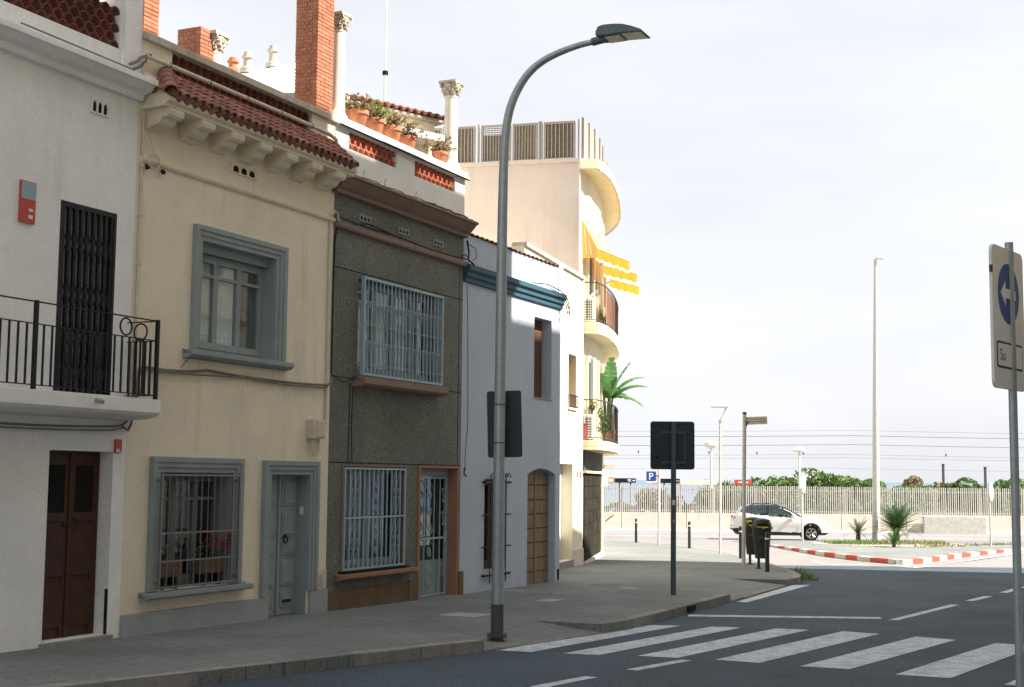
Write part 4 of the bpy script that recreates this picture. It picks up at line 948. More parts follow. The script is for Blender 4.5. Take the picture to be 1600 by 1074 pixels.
# awning over the upper balcony
T2 = Thing('awning', 'yellow canvas awning in three scalloped sections over upper curved balcony', 'awning', (2.4,38.6,7.4))
SEG = [((2.19,36.05),(3.28,38.25),(1.84,36.02),(2.45,38.6)),((2.60,39.0),(3.70,40.55),(2.50,38.75),(2.73,40.9)),((2.96,41.6),(4.02,43.3),(2.77,41.15),(2.87,43.4))]
for k,(FA,FB,WA,WB) in enumerate(SEG):
    b = MB(); n_ = 10
    for i in range(n_):
        for j in range(4):
            def pt(u,v):
                a = lerp2(WA,WB,u); c = lerp2(FA,FB,u); x,y = lerp2(a,c,v)
                return (x,y,8.52 - .74*v - .05*sin(pi*v) + .015*sin(u*n_*pi))
            b.quad(pt(i/n_,j/4),pt((i+1)/n_,j/4),pt((i+1)/n_,(j+1)/4),pt(i/n_,(j+1)/4))
    cv = T2.part('canvas', b, 'yellow', smooth=True)
    m_ = 36; zz = lambda q: 7.78-.30-.05*abs(sin(q*5*pi))
    b = MB(); b3 = MB()
    for i in range(m_):
        u,u2 = i/m_,(i+1)/m_; a,c = lerp2(FA,FB,u),lerp2(FA,FB,u2); w1,w2 = .02*sin(u*22),.02*sin(u2*22)
        b.quad((a[0],a[1],7.78),(c[0],c[1],7.78),(c[0]+w2,c[1],zz(u2)),(a[0]+w1,a[1],zz(u)))
        b3.quad((a[0]+.006+w1,a[1]-.006,zz(u)+.06),(c[0]+.006+w2,c[1]-.006,zz(u2)+.06),(c[0]+.006+w2,c[1]-.006,zz(u2)-.012),(a[0]+.006+w1,a[1]-.006,zz(u)-.012))
    T2.part('valance', b, 'orange', cv); T2.part('valance_trim', b3, 'awnstripe', cv)
    T2.part('front_bar', MB().tube([(FA[0],FA[1],7.79),(FB[0],FB[1],7.79)],.018,6),'acwhite',cv)
T2.part('side_cheek', MB().quad((1.84,36.0,8.52),(2.22,35.93,7.78),(2.22,35.93,7.50),(1.84,36.0,7.50)),'yellow')
for f in (.25,.6): T2.part('seam', MB().tube([(1.84+.38*f*.5,35.99,8.4-.4*f),(1.86+.36*f,35.94,7.6)],.006,4),'awnstripe')
T2.part('arm', MB().tube([(1.85,36.2,7.6),(2.25,36.0,7.78)],.015,6),'acwhite'); T2.part('arm', MB().tube([(2.72,40.8,7.5),(3.68,40.6,7.78)],.015,6),'acwhite')

def ac_unit(label, loc, rz=0.):
    T = Thing('air_conditioner', label, 'air conditioner', loc, rz, 'air conditioners on the curved balconies')
    x,y,z = loc
    bd_ = T.part('casing', MB().box(x-.15,x+.16,y,y+.78,z+.05,z+.68),'acwhite', bevel=.015)
    T.part('vent_panel', MB().box(x-.13,x+.06,y-.006,y-.001,z+.1,z+.62),'acdark',bd_)
    for i in range(5): T.part('vent_bar', MB().box(x-.132+i*.045,x-.118+i*.045,y-.016,y-.007,z+.1,z+.62),'acwhite',bd_)
    for i in range(8): T.part('vent_bar', MB().box(x-.13,x+.06,y-.013,y-.0065,z+.12+i*.066,z+.14+i*.066),'acwhite',bd_)
    T.part('foot', MB().box(x-.13,x-.08,y+.05,y+.12,z,z+.05),'acdark'); T.part('foot', MB().box(x+.08,x+.13,y+.6,y+.67,z,z+.05),'acdark')
    return T
ac_unit('white air conditioner on the upper curved balcony under yellow awning',(2.05,36.05,5.772))
ac_unit('white air conditioner on the lower curved balcony beside potted plants',(2.05,36.05,2.682))
b = MB()
for i in range(6):
    a0,a1 = i/6*pi, (i+1)/6*pi
    b.quad((1.98+.28*i/6,36.2,6.47+.24*i/6),(1.98+.28*(i+1)/6,36.2,6.47+.24*(i+1)/6),(2.02+.28*(i+1)/6,36.7,6.47+.20*(i+1)/6+.02*(i%2)),(2.02+.28*i/6,36.7,6.47+.20*i/6+.02*((i+1)%2)))
single('cloth','' or b,'curtain','white cloth lying over the air conditioner on upper balcony','cloth', origin=(2.1,36.4,6.47))

# ------------------------------------------------------------------ foliage helpers
def blade(b, base, az, el, L, w, droop=.6, seg=6, fold=.25, twist=0.):
    base = Vector(base); h = Vector((cos(az),sin(az),0)); side = Vector((-sin(az),cos(az),0)); p = base.copy(); e = el; prev = None
    for i in range(seg+1):
        t = i/seg; ww = w*sin(pi*min(1,.12+.88*t)**.8)*.5 if t < 1 else .002
        up = Vector((0,0,1))*fold*ww
        row = (p - side*ww + up, p.copy(), p + side*ww + up)
        if prev: b.quad(prev[0],prev[1],row[1],row[0]); b.quad(prev[1],prev[2],row[2],row[1])
        prev = row
        d = h*cos(e) + Vector((0,0,1))*sin(e); p = p + d*(L/seg); e -= droop/seg
def leafcloud(b, c, rx, ry, rz, n, size, rnd, shellbias=.5, flat=.2):
    for _ in range(n):
        while True:
            v = Vector((rnd.uniform(-1,1),rnd.uniform(-1,1),rnd.uniform(-1,1)))
            if .05 < v.length <= 1: break
        v = v.normalized()*(v.length**shellbias)
        p = Vector((c[0]+v.x*rx,c[1]+v.y*ry,c[2]+v.z*rz)); s_ = size*rnd.uniform(.6,1.3)
        n1 = Vector((rnd.gauss(0,1),rnd.gauss(0,1),rnd.gauss(0,1)+flat)).normalized(); t = n1.orthogonal().normalized(); u = n1.cross(t)
        a = rnd.uniform(0,6.28); t2 = t*cos(a)+u*sin(a); u2 = n1.cross(t2)
        b.quad(p-t2*s_*.5, p-u2*s_*.28, p+t2*s_*.5, p+u2*s_*.28)
def pot_b(c, r, h):
    return MB().lathe([(r*.62,0),(r*.68,.01),(r*.92,h*.72),(r*.93,h*.73),(r*1.03,h*.74),(r*1.04,h*.98),(r*1.0,h),(r*.88,h),(r*.86,h*.9),(.01,h*.88)], c, 18)
rnd = random.Random(3)
pots = [(23.32,'terracotta pot of dry succulents nearest the tall chimney on the parapet'),(23.84,'terracotta pot of succulents second from the tall chimney on parapet'),(24.40,'terracotta pot of succulents in the middle of the parapet row'),(24.93,'terracotta pot of reddish succulents fourth along the white parapet'),(26.06,'terracotta pot of succulents beside the lone stone column on parapet')]
for i,(s_,lb) in enumerate(pots):
    r_ = (.175,.165,.165,.145,.14)[i]; h_ = (.26,.25,.25,.22,.21)[i]
    P = Thing('potted_plant', lb, 'potted plant', (s_,.09,7.13), group='terracotta pots along the parapet', frame=ROW)
    P.part('pot', pot_b((s_,.09,7.13),r_,h_), 'clay', smooth=True)
    b = MB(); st = MB()
    for k in range(60):
        az = rnd.uniform(0,6.28); l_ = rnd.uniform(.10,.34); e = rnd.uniform(.2,1.4); bx0 = Vector((s_+rnd.uniform(-.08,.08),.09+rnd.uniform(-.08,.08),7.13+h_*.9))
        tip = bx0 + Vector((cos(az)*cos(e),sin(az)*cos(e),sin(e)))*l_
        st.tube([bx0,(bx0+tip)/2+Vector((0,0,.02)),tip],.004,4)
        for q in range(7): blade(b, tip+Vector((0,0,rnd.uniform(-.05,.0))), rnd.uniform(0,6.28), rnd.uniform(-.2,1.0), rnd.uniform(.04,.075), .028, .3, 2)
    P.part('stems', st, 'bark'); P.part('foliage', b, ('succ','leafy','succ','succ','succ')[i])
def shrub(name, label, cat, loc, r, h, n, size, m, frame=None, group=None, seed=1):
    rd = random.Random(seed); P = Thing(name, label, cat, loc, group=group, frame=frame); x,y,z = loc
    st = MB()
    for k in range(5):
        a = rd.uniform(0,6.28); st.tube([(x,y,z),(x+cos(a)*r*.3,y+sin(a)*r*.3,z+h*.45),(x+cos(a)*r*.6,y+sin(a)*r*.6,z+h*.8)],[.02*h,.013*h,.006*h],5)
    P.part('stem', st, 'bark'); b = MB()
    for k in range(7):
        a = rd.uniform(0,6.28); rr = rd.uniform(.1,.6)*r; leafcloud(b,(x+cos(a)*rr,y+sin(a)*rr,z+h*rd.uniform(.35,.85)),r*rd.uniform(.3,.5),r*rd.uniform(.3,.5),h*rd.uniform(.14,.26),n//7,size,rd)
    P.part('foliage', b, m); return P
shrub('rubber_plant','bright green leafy plant behind the cream house coping','plant',(21.55,.55,6.47),.22,.92,420,.10,'leafy',ROW,None,5)
shrub('terrace_shrub','low dark green shrub at the foot of the tall brick chimney','plant',(21.90,.42,6.47),.16,.78,300,.06,'leaf',ROW,None,6)
b = MB(); P = Thing('spiky_plant','spiky green plant showing behind the lone roof column','plant',(27.3,.8,6.02),frame=ROW)
for k in range(22): blade(b,(27.3,.8,7.35),k*2.4,rnd.uniform(.3,1.3),.45,.04,.9,5)
P.part('foliage',b,'leaf'); P.part('trunk',MB().tube([(27.3,.8,6.0),(27.3,.8,7.4)],.05,7),'bark')
# banana plant and others on the lower balcony
P = Thing('banana_plant','tall banana plant with torn leaves on the lower curved balcony','plant',(2.75,39.3,2.68))
P.part('pot', pot_b((2.75,39.3,2.68),.22,.38),'clay',smooth=True)
st = MB()
for k in range(5): a = k*1.3; st.tube([(2.75+.06*cos(a),39.3+.06*sin(a),3.0),(2.75+.10*cos(a),39.3+.1*sin(a),3.7),(2.75+.16*cos(a),39.3+.16*sin(a),4.15)],[.045,.035,.022],6)
P.part('stem',st,'leafy')
def torn(b, base, az, el, L, w, droop):
    rd = random.Random(int(az*1000)); base = Vector(base); h = Vector((cos(az),sin(az),0)); sd = Vector((-sin(az),cos(az),0)); p = base.copy(); e = el; seg = 9; spine = []
    for i in range(seg+1):
        spine.append((p.copy(),e)); d = h*cos(e)+Vector((0,0,1))*sin(e); p = p+d*(L/seg); e -= droop/seg
    for i in range(seg):
        t = (i+.5)/seg; ww = w*sin(pi*(.15+.82*t))**.6*.5
        (a,ea),(c,ec) = spine[i],spine[i+1]
        for sg in (-1,1):
            dz = -(.30+rd.uniform(-.06,.06))*ww; sh = (c-a)*.35
            gap = rd.choice((0,0,.05,.22)); b.quad(a, c, c-(c-a)*gap+sd*sg*ww+Vector((0,0,dz))+sh, a+sd*sg*ww*.97+Vector((0,0,dz))+sh)
b = MB()
for az,el,L,w_,dr in ((-1.2,1.5,1.15,.46,.15),(.3,1.1,1.25,.44,1.2),(-.5,.8,1.2,.44,1.2),(.9,.7,1.0,.40,1.5),(-1.9,1.2,.9,.38,.8),(2.4,1.25,.9,.36,.7),(.05,.35,1.0,.40,1.3),(-.2,1.35,1.15,.4,.6),(3.3,1.1,.8,.34,.9)):
    torn(b,(2.75+.1*cos(az),39.3+.1*sin(az),4.0),az,el,L,w_,dr)
P.part('foliage',b,'banana')
shrub('potted_shrub','olive coloured shrub on top of the lower balcony air conditioner','plant',(2.12,36.35,3.375),.22,.42,260,.06,'grass',None,None,8)
shrub('potted_shrub','bushy green plant behind the lower balcony railing bars','plant',(2.55,37.6,2.68),.22,1.0,380,.07,'leaf',None,None,9)
shrub('potted_shrub','small grey green plant behind the upper balcony railing','plant',(2.55,37.7,5.77),.20,.6,260,.05,'leafb',None,None,10)
P = Thing('storage_box','red plastic box at the wall end of the lower balcony','box',(1.86,36.0,2.68)); P.part('body',MB().box(1.80,1.95,35.95,36.03,2.685,3.1),'signred',bevel=.01); P.part('lid',MB().box(1.79,1.96,35.94,36.04,3.102,3.13),'signred')
# window boxes with flowers on the cream house ground floor window
for k,(s0,s1) in enumerate(((18.80,19.28),(19.62,20.16))):
    lb = ('brown window box with few leaves at the left of black grille','brown window box with red flowers at the right of black grille')[k]
    P = Thing('window_box', lb, 'planter', (s0,.06,.30), group='window boxes behind the black grille', frame=ROW)
    P.part('box', MB().box(s0,s1,.0,.15,.42,.60),'brown',bevel=.01); P.part('bracket',MB().box(s0+.1,s0+.13,.0,.15,.262,.418).box(s1-.13,s1-.1,.0,.15,.262,.418),'iron')
    b = MB(); leafcloud(b,((s0+s1)/2,.07,.70),(s1-s0)*.5,.10,.12,120 if k else 60,.05,rnd); P.part('foliage',b,'leafb')
    if k:
        f = MB()
        for (fx,fy,fz) in [(rnd.uniform(19.62,20.22),rnd.uniform(-.08,.02),rnd.uniform(.68,.98)) for _ in range(44)]:
            for q in range(6): blade(f,(fx,fy,fz),q*1.05,.5,.045,.04,.6,2)
        P.part('flowers',f,'flower')

# ------------------------------------------------------------------ back building, antenna
T = Thing('back_house','white gabled house rising behind the cream house terrace','house',(33.5,9.5,-.5),frame=ROW)
T.part('wall', MB().prism_y([(30.2,-1.0),(30.2,11.2),(33.1,11.80),(34.4,12.34),(37.2,13.4),(37.2,-1.0)][::-1],9.5,14),'white2')
for i,(x,h_) in enumerate(((32.85,.42),(33.45,.55),(34.55,.60))):
    c = T.part('chimney_pot', MB().lathe([(.18,0),(.18,.12),(.11,.16),(.10,h_*.7),(.15,h_*.72),(.15,h_*.82),(.10,h_*.84),(.10,h_)],(x,9.7,(11.74,11.93,12.38)[i]),12),'clay' if i==0 else 'capstone',smooth=True)
T = Thing('antenna_mast','thin white television antenna mast standing on the roof room','antenna',(27.2,1.9,8.2),frame=ROW)
T.part('mast', MB().tube([(27.2,1.9,6.2),(27.2,1.9,9.3)],.03,8).tube([(27.2,1.9,9.3),(27.2,1.9,12.5)],.017,8),'acwhite')
T.part('bracket', MB().box(27.12,27.28,1.82,1.98,8.62,8.72).box(27.16,27.24,1.86,1.94,9.25,9.33),'acdark')
T.part('junction_box', MB().box(27.3,27.62,1.85,2.0,8.42,8.66),'lampgrey')
# ------------------------------------------------------------------ cables and small things fixed to the facades
def cables(label, runs, m='gcable', loc=(20,-.03,3)):
    T = Thing('cable_bundle', label, 'cable', loc, frame=ROW)
    for pts,r in runs: T.part('cable', MB().tube(pts,r,6), m, smooth=True)
    return T
cables('grey cable bundle running along cream wall below the upper window', [
    (sag((18.35,-.03,2.98),(19.6,-.03,3.03),.03)+sag((19.6,-.03,3.03),(22.4,-.03,3.02),.03)[1:],.018),
    (sag((18.4,-.05,2.95),(20.4,-.045,3.0),.02)+sag((20.4,-.045,3.0),(22.42,-.05,2.99),.035)[1:],.013),
    ([(18.38,-.03,2.98),(18.30,-.04,2.93),(18.26,-.04,2.75),(18.25,-.04,2.60)],.02),([(18.40,-.05,2.95),(18.33,-.06,2.9),(18.30,-.06,2.62)],.012),
    ([(22.4,-.04,3.01),(22.5,-.05,3.05),(22.55,-.05,3.15)],.02),([(19.05,-.05,3.02),(19.15,-.06,3.12),(19.2,-.13,3.28),(19.32,-.12,3.29)],.008)])
cables('grey cable bundle sagging under the white house balcony', [
    (sag((14.5,-.04,2.27),(17.9,-.05,2.24),.05)+[(18.02,-.05,2.26),(18.1,-.04,2.31)],.014),(sag((14.5,-.05,2.22),(17.8,-.06,2.19),.04)+[(18.0,-.06,2.22)],.010),
    ([(18.03,-.04,2.24),(18.14,-.03,2.2),(18.19,-.03,2.28),(18.2,-.03,2.4)],.016)], 'gcable', (16.5,-.04,2.2))
cables('looped white and black cables at the white pillar above the tile roof', [
    ([(16.0,-.2,6.50),(17.2,-.2,6.49),(17.9,-.12,6.52),(18.1,-.06,6.62),(18.2,-.05,6.75)],.010),([(17.8,-.14,6.56),(18.0,-.08,6.66),(18.1,-.05,6.74),(18.22,-.1,6.80)],.020),([(17.85,-.14,6.52),(18.02,-.09,6.60),(18.12,-.06,6.68),(18.2,-.05,6.72)],.012)], 'gcable', (18,-.1,6.6))
cables('coiled cable hanging where the white and cream walls meet', [
    ([(18.28,-.04,5.52)]+[(18.40+.10*cos(a/10*6.28),-.05-.02*sin(a),5.50+.10*sin(a/10*6.28)) for a in range(11)]+[(18.52,-.05,5.40)],.009),([(18.30,-.03,6.05),(18.34,-.03,5.8),(18.48,-.04,5.5)],.006)], 'pipe', (18.4,-.04,5.5))
T = Thing('cable_clamp','pair of small black cable clamps on upper cream wall','cable clamp',(18.4,-.05,5.4),frame=ROW)
for x in (18.28,18.58): T.part('clamp', MB().cbox((x,-.05,5.42),.06,.05,.045,0,0,.5),'iron',bevel=.01)
cables('thin black cables along the ledge above the grey house upper window', [
    (sag((22.62,-.05,5.58),(24.4,-.06,5.57),.02)+sag((24.4,-.06,5.57),(26.85,-.07,5.56),.04)[1:],.012),
    ([(23.1,-.05,5.54),(23.4,-.09,5.60),(23.9,-.08,5.58),(24.5,-.06,5.55)],.014),([(22.66,-.02,5.55),(22.58,-.02,5.2),(22.56,-.02,4.3),(22.565,-.02,3.2)],.014),
    ([(22.56,-.02,3.2),(22.9,-.02,3.10),(23.2,-.03,3.17)],.006),([(23.12,-.01,3.1),(23.10,-.01,1.9)],.006),([(23.2,-.01,3.05),(23.18,-.01,2.4),(23.22,-.01,1.9),(23.1,-.02,1.87)],.006)], 'cable', (24,-.05,5.5))
cables('black wires lying along the top of the grey house cornice', [
    ([(22.7+i*.2, -.27+.03*sin(i*1.7), 6.215+.012*abs(sin(i*2.3))) for i in range(21)],.007),([(24.9+i*.18, -.24+.03*sin(i*2.1), 6.225+.02*abs(sin(i*1.1))) for i in range(10)],.012)]+
    [([(x,-.26,6.2),(x+.02,-.26,6.32),(x+.05,-.27,6.34)],.004) for x in (22.95,23.6,24.6)], 'cable', (24,-.25,6.2))
cables('black cables looping off the near end of the teal cornice', [
    ([(26.86,-.06,5.9),(26.9,-.08,5.7),(26.88,-.08,5.55),(26.98,-.15,5.47)],.018),([(26.9,-.06,5.85),(27.1,-.12,5.78),(27.12,-.12,5.62),(26.98,-.12,5.55)],.007),([(26.86,-.08,5.6),(26.7,-.1,5.62),(26.6,-.08,5.55)],.010)], 'cable', (26.9,-.1,5.6))
cables('black cables hanging in loops from the far end of teal cornice', [
    ([(29.6,-.12,5.50),(30.2,-.16,5.55),(30.9,-.17,5.50),(31.2,-.18,5.38),(31.32,-.18,5.2),(31.25,-.17,5.06),(31.22,-.14,5.25)],.012),([(31.15,-.17,5.35),(31.30,-.2,5.1),(31.22,-.18,4.92),(31.15,-.1,5.0)],.008),([(30.3,-.15,5.50),(31.0,-.19,5.42),(31.26,-.2,5.12),(31.3,-.17,4.98)],.008)], 'cable', (31,-.15,5.3))
cables('thin black wire dropping down the near edge of blue wall', [
    ([(26.95,-.02,5.1),(27.0,-.02,4.7),(27.05,-.02,3.2),(27.06,-.02,2.6),(26.98,-.02,2.1),(26.95,-.03,1.85)],.006),([(26.95,-.03,1.86),(26.90,-.04,1.76),(26.97,-.05,1.70)],.014)], 'cable', (27,-.02,3))
T = Thing('alarm_box','small red and white alarm plate on the white wall beside brown door','alarm box',(17.99,-.02,2.0),frame=ROW)
T.part('plate',MB().box(17.935,18.045,-.03,-.001,1.93,2.09),'signred',bevel=.006); T.part('print',MB().box(17.945,18.035,-.032,-.0305,1.94,1.955).box(17.945,18.0,-.032,-.0305,1.96,1.975),'signwhite')
T = Thing('wall_sign','blue and red sign plate high on the white wall at left edge','sign',(16.4,-.02,4.6),frame=ROW)
T.part('plate',MB().box(16.28,16.50,-.03,-.001,4.40,4.86),'signred'); T.part('blue_field',MB().box(16.285,16.495,-.0335,-.0305,4.66,4.855),'grille')
T.part('print',MB().box(16.40,16.46,-.034,-.031,4.45,4.49).box(16.40,16.46,-.034,-.031,4.53,4.56),'signwhite')
T = Thing('utility_cover','rectangular metal cover set in pavement by the arched door','manhole cover',(1.9,27.4,g(27.4)+.003))
T.part('cover',MB().prism_z([(1.56,27.2),(2.1,27.25),(2.3,27.7),(1.75,27.65)],lambda x,y:g(y)-.02,lambda x,y:g(y)+.005),'galvd')
# ------------------------------------------------------------------ big street lamp
LX,LY = -.15,17.3; lz = g(LY)
T = Thing('street_lamp','tall grey curved steel street lamp at the kerb by the crossing','street lamp',(LX,LY,lz))
path = [(-.15,17.3,lz-.2),(-.148,17.3,.12),(-.145,17.3,2.5),(-.14,17.3,4.4),(-.135,17.3,5.2),(-.125,17.3,5.75),(-.10,17.3,6.15),(-.05,17.3,6.42),(.04,17.3,6.65),(.17,17.3,6.86),(.34,17.3,7.02),(.55,17.3,7.14),(.8,17.3,7.24),(1.02,17.3,7.30),(1.16,17.3,7.335)]
rads = [.078,.076,.072,.066,.062,.058,.056,.054,.052,.050,.047,.044,.040,.037,.036]
def smooth_path(P, R, sub_=5):
    o, r = [], []; n_ = len(P)
    for i in range(n_-1):
        p0,p1,p2,p3 = (Vector(P[max(0,i-1)]),Vector(P[i]),Vector(P[i+1]),Vector(P[min(n_-1,i+2)]))
        for k in range(sub_):
            t = k/sub_; o.append(.5*((2*p1)+(p2-p0)*t+(2*p0-5*p1+4*p2-p3)*t*t+(3*p1-p0-3*p2+p3)*t**3)); r.append(R[i]+(R[i+1]-R[i])*t)
    return o+[Vector(P[-1])], r+[R[-1]]
AX = Vector((.905,-.425))     # the arm reaches straight out over the road
def lp(x,z,w=0.):
    r = (x+.15)/(.905+.0246*x); k_ = (17.3-.425*r)/17.3; return Vector((-.15+r*AX.x+w*.425, 17.3+r*AX.y+w*.905, 1.675+(z-1.675)*k_))
path = [lp(p[0],p[2]) for p in path]
sp_,sr_ = smooth_path(path,rads)
pl = T.part('pole', MB().tube(sp_,sr_,18),'galv',smooth=True)
T.part('painted_base', MB().tube([(-.15,17.3,lz-.15),(-.149,17.3,.125)],[.081,.079],18),'galvd',pl,smooth=True)
T.part('base_plate', MB().box(-.27,-.03,17.18,17.42,lz-.03,lz+.012),'galvd',pl)
prof = [(1.10,7.33),(1.10,7.38),(1.13,7.45),(1.20,7.475),(1.32,7.49),(1.44,7.49),(1.56,7.465),(1.68,7.425),(1.695,7.41),(1.69,7.40),(1.40,7.37),(1.28,7.345)]
b = MB(); n_ = len(prof)
b.add([lp(x,z,-.17) for x,z in prof]+[lp(x,z,.17) for x,z in prof],[tuple(range(n_)),tuple(range(2*n_-1,n_-1,-1))]+[(i,n_+i,n_+(i+1)%n_,(i+1)%n_) for i in range(n_)])
hd = T.part('lamp_head', b,'lampgrey',bevel=.015)
T.part('clamp', MB().tube([lp(1.00,7.295),lp(1.18,7.345)],.052,12),'lampgrey',hd)
def slab_(x0,z0,x1,z1,w,th): return MB().add([lp(x0,z0-th,-w),lp(x1,z1-th,-w),lp(x1,z1-th,w),lp(x0,z0-th,w),lp(x0,z0,-w),lp(x1,z1,-w),lp(x1,z1,w),lp(x0,z0,w)],[(0,1,2,3),(7,6,5,4),(0,4,5,1),(1,5,6,2),(2,6,7,3),(3,7,4,0)])
T.part('lens', slab_(1.42,7.370,1.67,7.397,.14,.006),'lens',hd)
T.part('gear_box', slab_(1.20,7.336,1.39,7.366,.11,.022),'lens',hd)
def rrect(w,h,r,n=5):
    o = []
    for cx,cz,a0 in ((w/2-r,h/2-r,0),(-w/2+r,h/2-r,pi/2),(-w/2+r,-h/2+r,pi),(w/2-r,-h/2+r,3*pi/2)):
        for i in range(n+1): a = a0+pi/2*i/n; o.append((cx+r*cos(a),cz+r*sin(a)))
    return o
def signplate(T, c, w, h, m, rz=0., th=.004, r=.05, name='plate', parent=None, tilt=0., y0=0.):
    R = Matrix.Rotation(rz,3,'Z') @ Matrix.Rotation(tilt,3,'Y'); b = MB().prism_y(rrect(w,h,r),y0,y0+th)
    b.v = [tuple(Vector(c)+R@Vector(v)) for v in b.v]; return T.part(name,b,m,parent)
def rotb(b, c, rz, tilt=0.):
    R = Matrix.Rotation(rz,3,'Z') @ Matrix.Rotation(tilt,3,'Y'); b.v = [tuple(Vector(c)+R@Vector(v)) for v in b.v]; return b
# rectangular sign seen from behind, strapped to the lamp post
T = Thing('road_sign','dark backed rectangular road sign strapped to the tall street lamp','sign',(-.09,17.42,1.9))
c = (-.085,17.42,2.36); rz_ = -.15
p = signplate(T,c,.44,.84,'signback',rz_,.02,.03,tilt=-.03)
T.part('face', rotb(MB().prism_y(rrect(.42,.82,.03),.021,.024),c,rz_,-.03),'signwhite',p)
T.part('strap', MB().ring((-.143,17.3,2.60),.075,.008,'z',16,5).ring((-.143,17.3,2.12),.075,.008,'z',16,5),'galvd'); T.part('bracket', MB().box(-.17,-.11,17.37,17.415,2.1,2.62),'galvd')
# square sign on its own post
px_,py_ = 2.91,24.67
T = Thing('road_sign','square dark backed road sign on its own post in the pavement','sign',(px_,py_,g(py_)))
po = T.part('post', MB().tube([(px_-.012,py_,g(py_)-.2),(px_,py_,2.72)],.048,12),'postdark',smooth=True)
sp = signplate(T,(2.895,py_+.055,2.295),.79,.86,'signback',-.02,.02,.05)
T.part('face', rotb(MB().prism_y(rrect(.77,.84,.05),.021,.024),(2.895,py_+.055,2.295),-.02),'signwhite',sp)
for z in (2.53,1.99): T.part('rail', rotb(MB().box(-.20,.22,-.016,-.0005,-.018,.018),(2.9,py_+.055,z),-.02),'postdark',sp)
T.part('rail', rotb(MB().box(.2,.225,-.012,-.0005,-.22,.22),(2.9,py_+.055,2.27),-.02),'postdark',sp)
T.part('sticker', rotb(MB().box(-.3,-.26,-.003,-.0005,-.22,-.16),(2.9,py_+.055,2.27),-.02),'acdark',sp)
T.part('sticker', MB().cbox((px_-.006,py_-.0495,1.28),.05,.004,.09),'signwhite',po)
T.part('sticker', MB().cbox((px_-.006,py_-.0495,.95),.045,.004,.05),'fencegrey',po)
# parking-disc sign at the right edge of the view
sx,sy = 3.58,9.85
T = Thing('parking_sign','white sign with blue disc and black outlined plate at right edge','sign',(sx,sy,g(sy)))
T.part('post', MB().tube([(sx+.03,sy+.045,g(sy)-.2),(sx+.03,sy+.045,3.42)],.03,10),'galv',smooth=True)
rz_ = radians(90-38.5); c = (sx,sy,2.855)
pl = signplate(T,c,.66,1.02,'signwhite',rz_,.02,.06)
disc = [(.22*cos(2*pi*i/28),.22*sin(2*pi*i/28)) for i in range(28)]
dd = T.part('blue_disc', rotb(MB().prism_y([(x,z+.18) for x,z in disc],-.003,-.0005),c,rz_),'signblue',pl)
T.part('arrow', rotb(MB().prism_y([(x,z+.18) for x,z in [(-.17,-.0),(-.07,.09),(-.07,.035),(.14,.035),(.14,-.035),(-.07,-.035),(-.07,-.09)]],-.005,-.0035),c,rz_),'signwhite',dd)
ou = rrect(.54,.19,.03); 
T.part('text_plate', rotb(MB().prism_y([(x,z-.27) for x,z in ou],-.003,-.0005),c,rz_),'signblack',pl)
T.part('text_field', rotb(MB().prism_y([(x,z-.27) for x,z in rrect(.51,.16,.02)],-.005,-.0035),c,rz_),'signwhite',pl)
def text_mesh(txt, size, off=(0,0)):
    cu = bpy.data.curves.new('t','FONT'); cu.body = txt; cu.size = size; cu.align_x = 'LEFT'
    ob = bpy.data.objects.new('t',cu); COL.objects.link(ob); dg = bpy.context.evaluated_depsgraph_get(); me = bpy.data.meshes.new_from_object(ob.evaluated_get(dg))
    b = MB(); b.add([(v.co.x+off[0],0,v.co.y+off[1]) for v in me.vertices],[tuple(p.vertices) for p in me.polygons]); bpy.data.objects.remove(ob); return b
t_ = text_mesh('Su',.12,(-.22,-.31)); t_.v = [(x,-.0062,z) for x,y,z in t_.v]
T.part('lettering', rotb(t_,c,rz_),'signblack',pl)
T.part('clip', MB().cbox((sx-.22,sy-.28,3.18),.02,.02,.05),'galvd')

# ------------------------------------------------------------------ plaza furniture
def bollard(x,y,label):
    z = g(y); T = Thing('bollard',label,'bollard',(x,y,z),group='black bollards along the pavement edge')
    T.part('post', MB().lathe([(.052,-.1),(.052,.80),(.046,.86),(.046,.92),(.04,.93)],(x,y,z),14),'bin',smooth=True)
    T.part('band', MB().lathe([(.054,.76),(.054,.80)],(x,y,z),14),'signwhite')
bollard(4.92,54.2,'black bollard farthest away near the road edge'); bollard(6.25,48.4,'black bollard between white signpost and square sign post')
bollard(6.70,40.35,'black bollard just left behind the litter bins'); bollard(6.10,32.95,'black bollard in front of the litter bins at the kerb')
def bin_(x,y,label,liner):
    z = g(y); T = Thing('litter_bin',label,'litter bin',(x,y,z),group='litter bins at the corner')
    T.part('leg', MB().tube([(x-.07,y+.06,z-.1),(x-.07,y+.06,z+.35)],.035,8).lathe([(.07,0),(.06,.03)],(x-.07,y+.06,z),10),'bin')
    bd_ = T.part('body', MB().lathe([(.155,.26),(.17,.27),(.235,.95),(.24,.97),(.245,1.02),(.245,1.08),(.20,1.20),(.10,1.235),(.01,1.24)],(x,y,z),22,.8),'bin',smooth=True)
    T.part('rim', MB().lathe([(.25,.98),(.258,1.0),(.258,1.03),(.25,1.05)],(x,y,z),22,.8),'bin',bd_,smooth=True)
    T.part('slot', MB().cbox((x,y-.19,1.08+z),.28,.03,.07),'acdark',bd_)
    T.part('liner', MB().cbox((x-.01,y-.198,1.035+z),.26,.012,.03,0,0,.05).cbox((x+.04,y-.2,1.02+z),.14,.01,.03,0,0,-.2),'binyellow',bd_)
    T.part('plate', MB().cbox((x-.06,y-.176,.78+z),.12,.004,.05),'galvd',bd_)
    if liner: T.part('lid_sticker', MB().cbox((x-.12,y-.16,1.13+z),.14,.02,.07,-.5),'binyellow',bd_)
bin_(6.22,34.3,'black green litter bin in front with its slot facing the street',False)
